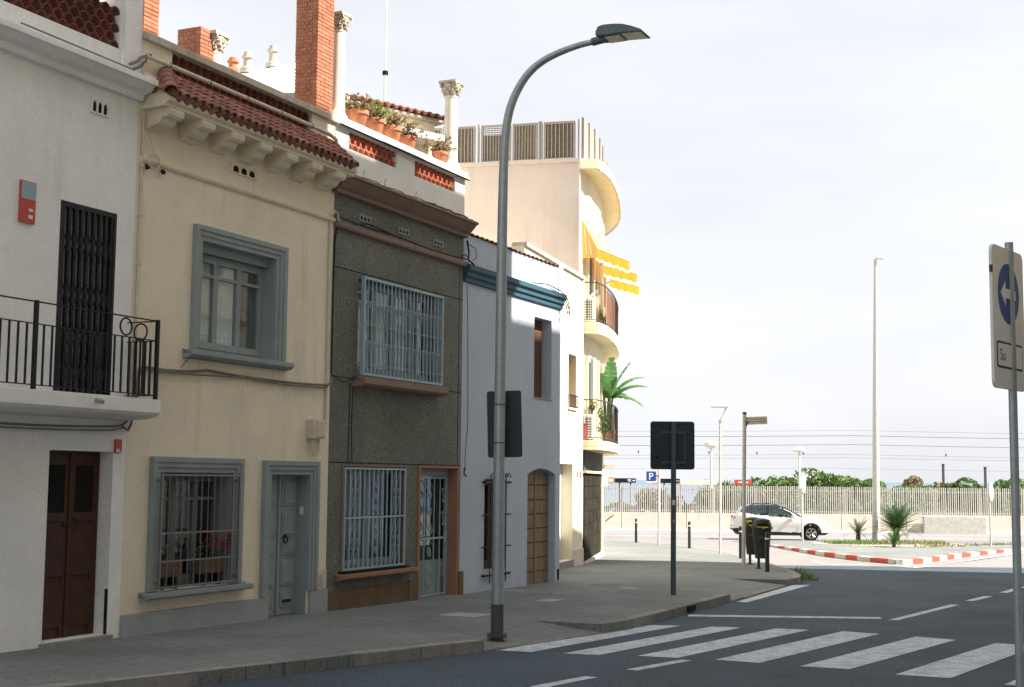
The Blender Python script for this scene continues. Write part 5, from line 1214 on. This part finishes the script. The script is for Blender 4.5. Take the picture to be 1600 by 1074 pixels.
bin_(6.42,36.7,'second litter bin half hidden behind the front one',True)
# finger post
x,y = 6.03,35.7; z = g(y)
T = Thing('finger_post','slim beige post with one wooden direction board pointing right','signpost',(x,y,z))
T.part('post', MB().tube([(x-.03,y,z-.1),(x+.02,y,3.42)],.05,10),'taupe',smooth=True); T.part('cap', MB().lathe([(.056,0),(.05,.05)],(x+.02,y,3.40),10),'acdark')
bd_ = T.part('board', rotb(MB().box(.03,.60,-.02,.02,-.1,.1),(x+.02,y,3.22),.12,-.05),'coping'); T.part('board_groove', rotb(MB().box(.05,.58,-.024,-.0205,-.03,-.022).box(.05,.58,-.024,-.0205,.035,.043),(x+.02,y,3.22),.12,-.05),'brown',bd_)
T.part('bracket', MB().cbox((x+.06,y,3.12),.05,.05,.2,0,0,.3),'galvd')
# slim pavement lamp
x,y = 6.6,43.5; z = g(y)
T = Thing('pavement_lamp','slim cream lamp post with flat cranked head on the sunny pavement','street lamp',(x,y,z))
T.part('post', MB().tube([(x-.02,y,z-.1),(x,y,3.55)],[.045,.038],10),'palepost',smooth=True); T.part('collar', MB().lathe([(.05,0),(.05,.08)],(x,y,3.5),10),'galv')
T.part('arm', MB().tube([(x,y,3.55),(x+.2,y,3.98),(x+.24,y,4.0)],.022,8),'palepost',smooth=True)
T.part('lamp_head', MB().prism_y([(x-.30,3.975),(x-.26,4.03),(x+.22,4.03),(x+.28,3.99),(x+.24,3.965)],y-.12,y+.12),'palepost',bevel=.01)
# parking sign on white post
x,y = 5.52,51.4; z = g(y)
T = Thing('parking_sign','small blue parking sign with white P on a white post','sign',(x,y,z))
T.part('post', MB().tube([(x-.02,y,z-.1),(x,y,2.9)],.045,10),'palepost',smooth=True)
pl = signplate(T,(5.22,y-.06,1.81),.36,.36,'signblue',0,.015,.03); T.part('bracket', MB().box(5.38,5.52,y-.05,y-.03,1.80,1.85),'galvd')
t_ = text_mesh('P',.36,(0,0)); xs_ = [v[0] for v in t_.v]; zs_ = [v[2] for v in t_.v]
t_.v = [(v[0]-(min(xs_)+max(xs_))/2+5.22, y-.062-.001, v[2]-(min(zs_)+max(zs_))/2+1.81) for v in t_.v]; T.part('lettering',t_,'signwhite',pl)
T.part('border', MB().box(5.04,5.40,y-.058,y-.05,1.58,1.62),'signwhite')
# round signs seen edge-on / from behind
def round_sign(x,y,zc,label,yaw,R=.40):
    z = g(y); T = Thing('round_sign',label,'sign',(x,y,z)); T.part('post', MB().tube([(x,y,z-.1),(x,y,zc+R*.9)],.038,10),'palepost',smooth=True)
    pl = T.part('disc', rotb(MB().prism_y([(R*cos(2*pi*i/24),R*sin(2*pi*i/24)) for i in range(24)],-.075,-.055),(x,y,zc),yaw),'signwhite')
    T.part('rim', rotb(MB().ring((0,-.065,0),R,.012,'y',24,5),(x,y,zc),yaw),'palepost',pl)
round_sign(12.05,57.2,1.60,'tall oval looking white road sign on post in front of car',1.15); round_sign(18.35,53.0,1.35,'pale round sign on a post at the right end of the traffic island',1.05,.36)
# tall road lamp on the island
x,y = 15.58,58.8; z = g(y)
T = Thing('road_lamp','very tall pale tapered lamp column on the traffic island','street lamp',(x,y,z))
T.part('pole', MB().tube([(x-.08,y,z-.1),(x-.06,y,z+1.2),(x+.0,y,5.5),(x+.08,y,11.25)],[.17,.155,.115,.06],14),'palepost',smooth=True)
T.part('door', MB().cbox((x-.07,y-.15,z+.75),.10,.03,.4),'galv'); T.part('arm', MB().tube([(x+.08,y,11.2),(x+.15,y,11.3),(x+.28,y,11.32)],.04,8),'palepost')
T.part('lamp_head', MB().prism_y([(x+.10,11.28),(x+.14,11.38),(x+.38,11.38),(x+.50,11.32),(x+.42,11.27)],y-.15,y+.15),'acwhite',bevel=.02)
# cycads
def cycad(x,y,label,L,n,trunk,lift=.0):
    z = g(y); T = Thing('cycad',label,'plant',(x,y,z),group='cycads on the traffic island'); rd = random.Random(int(x*77))
    T.part('trunk', MB().lathe([(trunk*.14+.05,-.05),(trunk*.17+.05,trunk*.5),(trunk*.15+.05,trunk),(.03,trunk+.06)],(x,y,z),12),'bark')
    b = MB()
    for k in range(n):
        az = k*2.39996; el = .02+1.40*((k+.5)/n)**1.0; l_ = L*rd.uniform(.85,1.1); h = Vector((cos(az),sin(az),0)); sd = Vector((-sin(az),cos(az),0)); p = Vector((x,y,z+trunk)); e = el; seg = 20
        for i in range(seg):
            d = h*cos(e)+Vector((0,0,1))*sin(e); p2 = p+d*(l_/seg); t = (i+1)/seg; wl = L*.17*sin(pi*(.12+.8*t)); upv = sd.cross(d)
            b.quad(p-sd*.008,p+sd*.008,p2+sd*.008,p2-sd*.008)
            for sg in (-1,1): tip = p2+sd*sg*wl+d*wl*.45-upv*sg*0+Vector((0,0,.12*wl)); b.quad(p+d*.002,p+d*(l_/seg*.72),tip)
            p = p2; e -= .55/seg
    T.part('fronds', b, 'leafd')
cycad(15.95,57.3,'largest cycad with a full dark crown beside the tall lamp column',1.28,70,.50)
cycad(14.35,51.9,'small bright cycad low in front of the largest cycad',.70,30,.14); cycad(14.6,58.2,'small upright cycad left of the tall lamp column',.85,22,.30)
b = MB(); rd = random.Random(11)
b2 = MB()
for k in range(2600):
    u = rd.random(); X = rd.uniform(12.6,17.6); Y = 55.2+rd.gauss(0,.9)+(X-13)*.25
    blade(b if X < 14.8 else b2,(X,Y,g(Y)-.01),rd.uniform(0,6.28),rd.uniform(.5,1.5),rd.uniform(.08,.22),.03,.6,2)
single('ground_cover',b,'leafb','low green ground cover on the left of the traffic island','ground cover',kind='stuff'); single('dry_ground_cover',b2,'grass','dry yellowish ground cover around the cycads on the island','ground cover',kind='stuff')
b = MB(); b.prism_z([(11.9,54.6),(13.2,52.6),(15.5,52.2),(18.0,54.6),(18.5,57.5),(15,58.3),(12.5,57.2)],lambda x,y:g(y)-.1,lambda x,y:g(y)+.012); single('planting_bed',b,'soil',kind='structure')
b = MB()
for k in range(500): X = rd.uniform(15.2,20.5); Y = 51.8+(X-15)*.9+rd.gauss(0,.35); blade(b,(X,Y,g(Y)-.01),rd.uniform(0,6.28),rd.uniform(.4,1.4),rd.uniform(.06,.16),.03,.6,2)
single('dry_grass',b,'grass','sparse dry grass along the right edge of traffic island','grass',kind='stuff')
b = MB()
for k in range(420):
    t = rd.random(); X = 6.75+rd.gauss(0,.09)+.35*t; Y = 31.6+3.6*t; 
    if rd.random() < .35+.65*abs(sin(t*7)): blade(b,(X+.12,Y,road(Y)),rd.uniform(0,6.28),rd.uniform(.4,1.4),rd.uniform(.06,.24),.025,.7,2)
single('kerb_weeds',b,'leafb','dark weeds growing in the gutter at the pavement corner','weeds',kind='stuff')
# ------------------------------------------------------------------ white two-tone car
def interp(tab, x):
    if x <= tab[0][0]: return tab[0][1]
    for (a,va),(c,vc) in zip(tab,tab[1:]):
        if x <= c: return va+(vc-va)*(x-a)/(c-a)
    return tab[-1][1]
def inpoly(x,z,P):
    r = False; n = len(P)
    for i in range(n):
        (x0,z0),(x1,z1) = P[i],P[(i+1)%n]
        if (z0 > z) != (z1 > z) and x < (x1-x0)*(z-z0)/(z1-z0)+x0: r = not r
    return r
def build_car(label, loc, rz, group=None):
    T = Thing('car',label,'car',(0,0,0),group=group)
    up = [(-2.07,.58),(-2.05,.78),(-2.0,.92),(-1.93,1.02),(-1.82,1.13),(-1.68,1.37),(-1.60,1.43),(-1.45,1.475),(-1.2,1.51),(-.8,1.54),(-.4,1.54),(-.1,1.52),(.15,1.45),(.4,1.32),(.65,1.18),(.92,1.035),(1.3,1.0),(1.6,.95),(1.85,.87),(2.0,.76),(2.06,.62),(2.08,.5)]
    WX = (-1.27,1.30); R = .375
    def lo(x):
        b_ = interp([(-2.07,.42),(-1.9,.30),(-1.5,.22),(1.5,.22),(1.95,.26),(2.08,.36)],x)
        for w in WX:
            d = abs(x-w)
            if d < R: b_ = max(b_, .33+sqrt(R*R-d*d)*.97)
        return b_
    def hw(x,z):
        e = max(0,(abs(x)-1.35)/.73); base = .885-.17*e*e*(1.0 if x > 0 else .75)
        if z < .55: base -= .03*(1-(z/.55))
        belt = interp([(-2,1.08),(-1.2,1.08),(.9,.96),(2,.8)],x)
        if z > belt: base -= (z-belt)*.42
        elif z > .55: base -= .015*sin(pi*(z-.55)/(belt-.55))*-1
        return max(.3,base)
    NX,NZ = 180,34
    side = [(-1.34,1.135),(-1.05,1.09),(-.37,1.045),(.25,1.0),(.70,.97),(.36,1.25),(.12,1.37),(-.18,1.44),(-.9,1.46),(-1.35,1.42),(-1.52,1.34)]
    qtr = [(-1.78,1.20),(-1.55,1.17),(-1.34,1.14),(-1.52,1.34),(-1.35,1.42),(-.9,1.46),(-.18,1.44),(-.1,1.53),(-1.2,1.53),(-1.7,1.40)]
    parts = {k:MB() for k in ('body','cladding','roof','glass','screen','pillar')}
    xs = [-2.07+4.15*i/NX for i in range(NX+1)]
    def classify(x,z,top):
        if top:
            if .14 < x < .93: return 'screen'
            if -1.84 < x < -1.66: return 'screen'
            if -1.66 <= x <= .14: return 'roof'
            return 'body'
        if -.40 < x < -.34 and z > 1.03 and inpoly(x,z,side): return 'pillar'
        if inpoly(x,z,side): return 'glass'
        if inpoly(x,z,qtr): return 'roof'
        if z > interp([(-.2,1.43),(.15,1.38),(.5,1.2),(.75,1.05),(.95,.98)],x) and -.2 < x < .95: return 'pillar'
        for w in WX:
            if sqrt((x-w)**2+(z-.33)**2) < R+.065: return 'cladding'
        if z < .36 or (z < .52 and x < -1.5 ): return 'cladding'
        return 'body'
    for sg in (1,-1):
        for i in range(NX):
            for j in range(NZ):
                def p(i_,j_):
                    x = xs[i_]; z = lo(x)+(interp(up,x)-lo(x))*j_/NZ; return (x,sg*hw(x,z),z)
                q = [p(i,j),p(i+1,j),p(i+1,j+1),p(i,j+1)]; cx = sum(v[0] for v in q)/4; cz = sum(v[2] for v in q)/4
                parts[classify(cx,cz,False)].quad(*(q if sg < 0 else q[::-1]))
    for i in range(NX):
        x0,x1 = xs[i],xs[i+1]; z0,z1 = interp(up,x0),interp(up,x1)
        n_ = 6
        for k in range(n_):
            def p(x,z,f): w = hw(x,z); y = -w+2*w*f; return (x,y,z+.035*(1-(2*f-1)**2))
            q = [p(x0,z0,k/n_),p(x1,z1,k/n_),p(x1,z1,(k+1)/n_),p(x0,z0,(k+1)/n_)]; parts[classify((x0+x1)/2,0,True)].quad(*q)
    for x in (xs[0],xs[-1]):    # end caps
        for j in range(NZ):
            za = lo(x)+(interp(up,x)-lo(x))*j/NZ; zb = lo(x)+(interp(up,x)-lo(x))*(j+1)/NZ
            parts['cladding' if (za+zb)/2 < .5 else 'body'].quad((x,-hw(x,za),za),(x,hw(x,za),za),(x,hw(x,zb),zb),(x,-hw(x,zb),zb))
    bo = T.part('body',parts['body'],'carwhite',smooth=True); T.part('cladding',parts['cladding'],'carblack',bo,smooth=True); T.part('roof',parts['roof'],'carroof',smooth=True)
    T.part('side_windows',parts['glass'],'carglass',smooth=True); T.part('windscreen',parts['screen'],'carglass',smooth=True); T.part('pillars',parts['pillar'],'carblack',bo)
    T.part('floor', MB().box(-1.9,1.9,-.7,.7,.24,.30).box(-.9,.2,-.6,.6,.3,.62).box(-.75,-.55,-.6,.6,.62,1.15).box(.02,.14,-.58,.58,.62,1.12),'carblack')
    for w in WX:
        for sg in (1,-1):
            wh = T.part('wheel', MB().ring((w,sg*.76,.325),.255,.078,'y',26,10),'rubber',smooth=True)
            T.part('rim', MB().add([(w+.225*cos(2*pi*i/20),sg*.80,.325+.225*sin(2*pi*i/20)) for i in range(20)],[tuple(range(20))]),'carblack',wh)
            for s5 in range(5):
                a = s5*2*pi/5+.3; 
                for da in (-.17,.17):
                    T.part('spoke', MB().tube([(w+.04*cos(a),sg*.82,.325+.04*sin(a)),(w+.215*cos(a+da),sg*.825,.325+.215*sin(a+da))],.02,5),'rim',wh)
            T.part('rim_edge', MB().ring((w,sg*.815,.325),.215,.018,'y',22,6),'rim',wh)
            T.part('arch_liner', MB().box(w-.33,w+.33,sg*.70-.03,sg*.70+.03,.15,.66) if False else MB().box(w-.3,w+.3,min(sg*.55,sg*.6),max(sg*.55,sg*.6),.2,.6),'carblack',bo)
    for sg in (1,-1):
        T.part('mirror', MB().lathe([(.01,-.07),(.085,-.06),(.10,0),(.08,.06),(.01,.07)],(.52,sg*.97,1.05),10,.7),'carwhite',smooth=True)
        T.part('tail_light', MB().cbox((-1.93,sg*.70,.96),.18,.16,.13,sg*.25),'redlamp',bevel=.02)
        T.part('headlight', MB().cbox((1.90,sg*.62,.74),.22,.22,.11,-sg*.5,0,.25),'acdark',bevel=.02); T.part('fog_light', MB().cbox((1.97,sg*.60,.50),.10,.12,.12,-sg*.4),'carblack')
        T.part('door_handle', MB().cbox((-.55,sg*.90,.90),.16,.02,.03),'carwhite'); T.part('door_handle', MB().cbox((.42,sg*.90,.87),.16,.02,.03),'carwhite')
        T.part('door_gap', MB().box(-.362,-.352,sg*.889-.004,sg*.889+.004,.40,1.02).box(.70,.708,sg*.889-.004,sg*.889+.004,.40,.92),'carblack')
        T.part('roof_rail', MB().tube([(-1.35,sg*.60,1.50),(-1.1,sg*.60,1.56),(-.4,sg*.60,1.575),(-.1,sg*.60,1.53)],.016,6),'carblack')
    T.part('grille', MB().cbox((2.075,0,.62),.02,.7,.14),'carblack'); T.part('number_plate', MB().cbox((2.09,0,.45),.012,.5,.11),'signwhite')
    T.o.location = loc; T.o.rotation_euler = (0,0,rz); return T.o
CY = 61.3
car = build_car('white compact car with dark roof crossing behind the litter bins',(11.87,CY,road(CY)+.002),radians(-4.))

# ------------------------------------------------------------------ railway barrier: concrete wall, picket fence, hedge, wires
BY = 77.0; wb = road(BY)-.1; wt = -.12
T = Thing('barrier_wall','long low pale concrete wall along the far side of the road','wall',(18,BY,wb))
x = -6.0; k = 0
while x < 46:
    w_ = 4.3 if k % 3 else 3.6
    T.part('wall_panel', MB().prism_x([(BY-.12,wb),(BY-.06,wb+.35),(BY,wt),(BY+.3,wt),(BY+.3,wb)],x,x+w_-.03),'concrete'); x += w_; k += 1
T.part('precast_block', MB().box(22.85,26.3,BY-.42,BY-.13,wb-.1,wt-.05),'kwhite',label='whiter precast block standing proud of the wall',bevel=.03)
T.part('wall_base', MB().prism_x([(BY-.35,wb),(BY-.12,wb+.2),(BY-.12,wb)],-6,45),'concrete')
T = Thing('picket_fence','beige metal picket fence standing on the low concrete wall','fence',(18,BY+.1,wt))
pk = shared(MB().box(-.026,.026,-.014,.014,0,1.52),'picket','palepost'); fy = BY+.12
for z in (wt+.10,wt+1.26): T.part('rail', MB().box(-5,45,fy+.016,fy+.045,z,z+.045),'palepost')
x = 3.2
while x < 33.5: T.inst('picket',pk,(x+random.uniform(-.006,.006),fy,wt),(random.uniform(-.01,.01),random.uniform(-.008,.008),0)); x += .117
for i in range(13): T.part('post', MB().box(3.6+i*2.5,3.76+i*2.5,fy+.05,fy+.15,wt-.02,wt+1.40),'palepost')
fl = T.part('far_pickets', MB(),'palepost') if False else None

rd = random.Random(21)
def hedge_bush(label,x,y,rx,ry,top,m,n,size,cat='bush',grp='bushes behind the picket fence',base=-1.9,seed=0):
    r_ = random.Random(seed); T = Thing('bush',label,cat,(x,y,base),group=grp); st = MB()
    for k in range(6):
        a = r_.uniform(0,6.28); st.tube([(x,y,base-.3),(x+cos(a)*rx*.3,y+sin(a)*ry*.3,(base+top)/2),(x+cos(a)*rx*.6,y+sin(a)*ry*.5,top-1.0)],[.09,.06,.03],5)
    T.part('trunk',st,'bark'); b = MB(); H = top-base
    for k in range(34):
        ux = r_.uniform(-.85,.85); hz_ = r_.uniform(.2,.88)*sqrt(max(.1,1-ux*ux*.8)); q = r_.uniform(.7,1.3)
        leafcloud(b,(x+ux*rx,y+r_.uniform(-.6,.6)*ry,base+H*hz_),rx*.26*q,ry*.45,H*.14*q,n//34,size,r_,.45)
    T.part('crown',b,m)
labs = [('dark green bush behind the fence at the far left of the gap',6.6,82.5,2.0,1.5,.35,'leafb'),('pinkish tan shrub rising behind the black direction boards',8.7,83.5,1.6,1.3,1.15,'shrubtan'),('low green bush between the two black direction boards',11.8,82.8,1.7,1.3,.2,'leafb'),
        ('rounded green bush behind the square dark sign',13.4,84,2.2,1.6,1.7,'leafb'),('dense green bush between globe lamp and red board',15.4,84.5,2.4,1.8,1.75,'leafb'),('tallest green hedge bush above the white car',18.3,85,2.9,2.0,2.42,'leafb'),
        ('broad green bush behind the car bonnet',21.4,84.5,2.6,1.9,1.95,'leafb'),('long low green bush left of tall lamp column',24.0,84.6,2.4,1.8,1.72,'leafb'),('yellow tan shrub poking above the hedge right of tall lamp',25.2,86.5,1.3,1.2,2.05,'shrubtan'),('small tan shrub between two dark posts above hedge',27.3,86.8,.8,.8,2.1,'shrubtan'),
        ('green bush right of the largest cycad behind fence',27.9,84.6,2.0,1.7,1.7,'leafb'),('low green bush above fence near the right end',30.4,84.6,1.9,1.6,1.75,'leafb'),('green bush at the far right end of the fence',34.2,84.6,1.9,1.6,1.9,'leafb')]
for i,(lb,x,y,rx,ry,tp,m_) in enumerate(labs): hedge_bush(lb,x,y,rx*1.2,ry,tp+.15,m_,10000 if m_=='leafb' else 5000,.27,seed=i+40)
hedge_bush('dark tree mound on the far left skyline beyond globe lamp',17.6,118,2.8,2.2,2.75,'leafb',3000,.25,'tree','distant trees',-7.5,77)
# overhead railway wires and masts
T = Thing('overhead_wires','thin railway wires strung level above the picket fence','wires',(18,90,5))
for z,y,r_ in ((4.95,88,.008),(4.62,88,.016),(4.05,88,.015),(3.50,92,.009),(3.28,92,.009),(2.62,96,.007)):
    T.part('wire', MB().tube(sag((-30,y,z-.0),(22,y,z),.25,9)+sag((22,y,z),(74,y,z+.30),.25,9)[1:],r_,5),'wire')
for i,xx in enumerate((8.5,13.2,16.4,19.5,24.5,29)): T.part('dropper', MB().tube([(xx,92,3.27),(xx,92,3.50)],.008,4).box(xx-.05,xx+.05,91.97,92.03,3.48,3.6),'wire')
for i,(x,zt) in enumerate(((25.75,2.75),(28.25,2.60))):
    T = Thing('railway_post',('dark thin post beside the yellow tan shrub','dark thin post right of the tan shrubs')[i],'post',(x,83,-1.8),group='dark posts behind the hedge'); T.part('post', MB().box(x-.06,x+.06,82.2,82.32,-1.9,zt),'galvd'); T.part('cap', MB().box(x-.08,x+.08,82.18,82.34,zt+.001,zt+.05),'galvd')
T = Thing('railway_post','white thin pole above the fence at the far right','post',(32.3,83,-1.8)); T.part('post', MB().tube([(32.3,82.2,-1.9),(32.3,82.2,3.3)],.06,8),'palepost'); T.part('cap', MB().lathe([(.08,0),(.05,.06)],(32.3,82.2,3.3),8),'palepost')
def globe_lamp(x,label,zt,kind):
    T = Thing('platform_lamp',label,'street lamp',(x,80,-1.6),group='lamps beyond the fence'); T.part('post', MB().tube([(x,80,-1.7),(x,80,zt)],[.085,.06],8),'acwhite')
    if kind: T.part('globe', MB().lathe([(.06,0),(.3,.05),(.40,.2),(.34,.36),(.1,.44),(.01,.45)],(x,80,zt),14),'acwhite',smooth=True)
    else: T.part('globe', MB().lathe([(.06,0),(.36,.02),(.40,.10),(.2,.26),(.01,.30)],(x,80,zt),14),'acwhite',smooth=True); 
globe_lamp(11.60,'white globe lamp on a thin white post left of slim lamp',3.52,1); globe_lamp(16.72,'white mushroom shaped lamp above the car behind the fence',3.38,0)
# direction boards and panels beyond the fence
def dirboard(x0,x1,label,y=80.5):
    T = Thing('direction_board',label,'sign',((x0+x1)/2,y,-1.6),group='black direction boards beyond the fence')
    bd_ = T.part('board', MB().box(x0,x1,y,y+.08,1.50,1.76),'signblack'); T.part('square', MB().box(x0-.42,x0-.02,y,y+.08,1.46,1.80),'signorange'); T.part('square_field', MB().box(x0-.34,x0-.1,y-.006,y-.001,1.54,1.72),'signwhite')
    T.part('arrow', MB().prism_y([(x1-.22,1.60),(x1-.10,1.60),(x1-.10,1.56),(x1-.03,1.63),(x1-.10,1.70),(x1-.10,1.66),(x1-.22,1.66)],y-.006,y-.001),'signwhite',bd_)
    T.part('print', MB().box(x1-.50,x1-.28,y-.006,y-.001,1.64,1.70).box(x1-.46,x1-.28,y-.006,y-.001,1.57,1.61),'signwhite',bd_)
    for xx in (x0+.3,x1-.3): T.part('post', MB().box(xx-.04,xx+.04,y+.081,y+.15,-1.7,1.74),'galvd')
dirboard(6.05,7.30,'black direction board with white arrow left of the parking sign'); dirboard(8.65,9.85,'black direction board with white arrow right of the parking sign')
T = Thing('notice_board','pair of blank white notice panels at the left end of fence','sign',(5.4,80,-1.6),group=None)
for i in range(2): T.part('panel', MB().box(5.06+i*.32,5.33+i*.32,79.9,79.95,1.25,2.0),'signwhite')
T.part('post', MB().box(5.30,5.38,79.96,80.02,-1.7,1.9),'galvd')
T = Thing('platform_shelter','long white flat shelter roof showing above the fence','shelter',(11.2,83,-1.6))
T.part('roof', MB().box(9.9,12.1,81,84,1.42,1.72),'acwhite'); 
for xx in (10.0,12.0): T.part('post', MB().box(xx-.05,xx+.05,81.4,81.5,-1.7,1.419),'acwhite')
T = Thing('red_board','small red station board with white lettering above the hedge','sign',(13.6,80,-1.6)); T.part('board', MB().box(12.95,13.95,80.0,80.06,1.45,1.74),'signred'); T.part('print', MB().box(13.15,13.75,79.993,79.999,1.55,1.63),'signwhite')
for xx in (13.05,13.85): T.part('post', MB().box(xx-.03,xx+.03,80.061,80.11,-1.7,1.7),'galvd')
# scooters parked beyond the wall
def scooter(x,y,label,m):
    z = -1.62; T = Thing('scooter',label,'scooter',(x,y,z),group='scooters parked behind the wall')
    for dx_ in (-.58,.62): T.part('wheel', MB().ring((x+dx_,y,z+.24),.17,.07,'y',16,8),'rubber')
    T.part('body', MB().prism_y([(x-.75,z+.55),(x-.55,z+.80),(x+.0,z+.82),(x+.08,z+.42),(x+.35,z+.36),(x+.50,z+.95),(x+.40,z+1.18),(x+.52,z+1.2),(x+.70,z+.55),(x+.62,z+.30),(x-.5,z+.28)],y-.17,y+.17),m,bevel=.04)
    T.part('seat', MB().cbox((x-.32,y,z+.90),.85,.30,.14),'carblack',bevel=.04); T.part('top_box', MB().cbox((x-.72,y,z+1.18),.42,.42,.36),m,bevel=.05)
    T.part('handlebar', MB().tube([(x+.42,y-.34,z+1.24),(x+.45,y,z+1.2),(x+.42,y+.34,z+1.24)],.018,6),'carblack')
    for sg in (1,-1): T.part('mirror', MB().tube([(x+.44,y+sg*.28,z+1.24),(x+.40,y+sg*.33,z+1.48)],.010,5).lathe([(.02,-.05),(.09,-.02),(.08,.05),(.02,.07)],(x+.40,y+sg*.33,z+1.53),8,.4),'acwhite')
    T.part('screen', MB().prism_y([(x+.50,z+1.2),(x+.36,z+1.62),(x+.39,z+1.62),(x+.54,z+1.2)],y-.2,y+.2),'carglass')
scooter(9.95,79.2,'grey scooter with box top showing over the wall','lampgrey'); scooter(11.0,79.4,'dark scooter with red top box showing over the wall','signred')
c2 = copy_thing(car,(7.6,81.0,-1.42),radians(3),'white car roof just showing above the wall left of scooters')
# small orange pole end lying on the wall
T = Thing('litter','short stick with orange tip leaning on the concrete wall','stick',(5.6,76.6,-1.1)); T.part('stick', MB().tube([(5.25,76.55,-.62),(5.65,76.55,-.30)],.035,6),'brown'); T.part('tip', MB().tube([(5.62,76.53,-.34),(5.72,76.53,-.26)],.05,6),'signorange')
T = Thing('dry_reeds','tuft of dry pale reeds growing through the fence','plant',(24.4,77.9,-1.0)); b = MB()
for k in range(240): blade(b,(23.9+rd.gauss(.6,.75),78.0+rd.uniform(-.2,.4),-1.0),rd.uniform(0,6.28),rd.uniform(1.0,1.5),rd.uniform(.9,1.6),.03,.5,4)
T.part('blades',b,'dry')
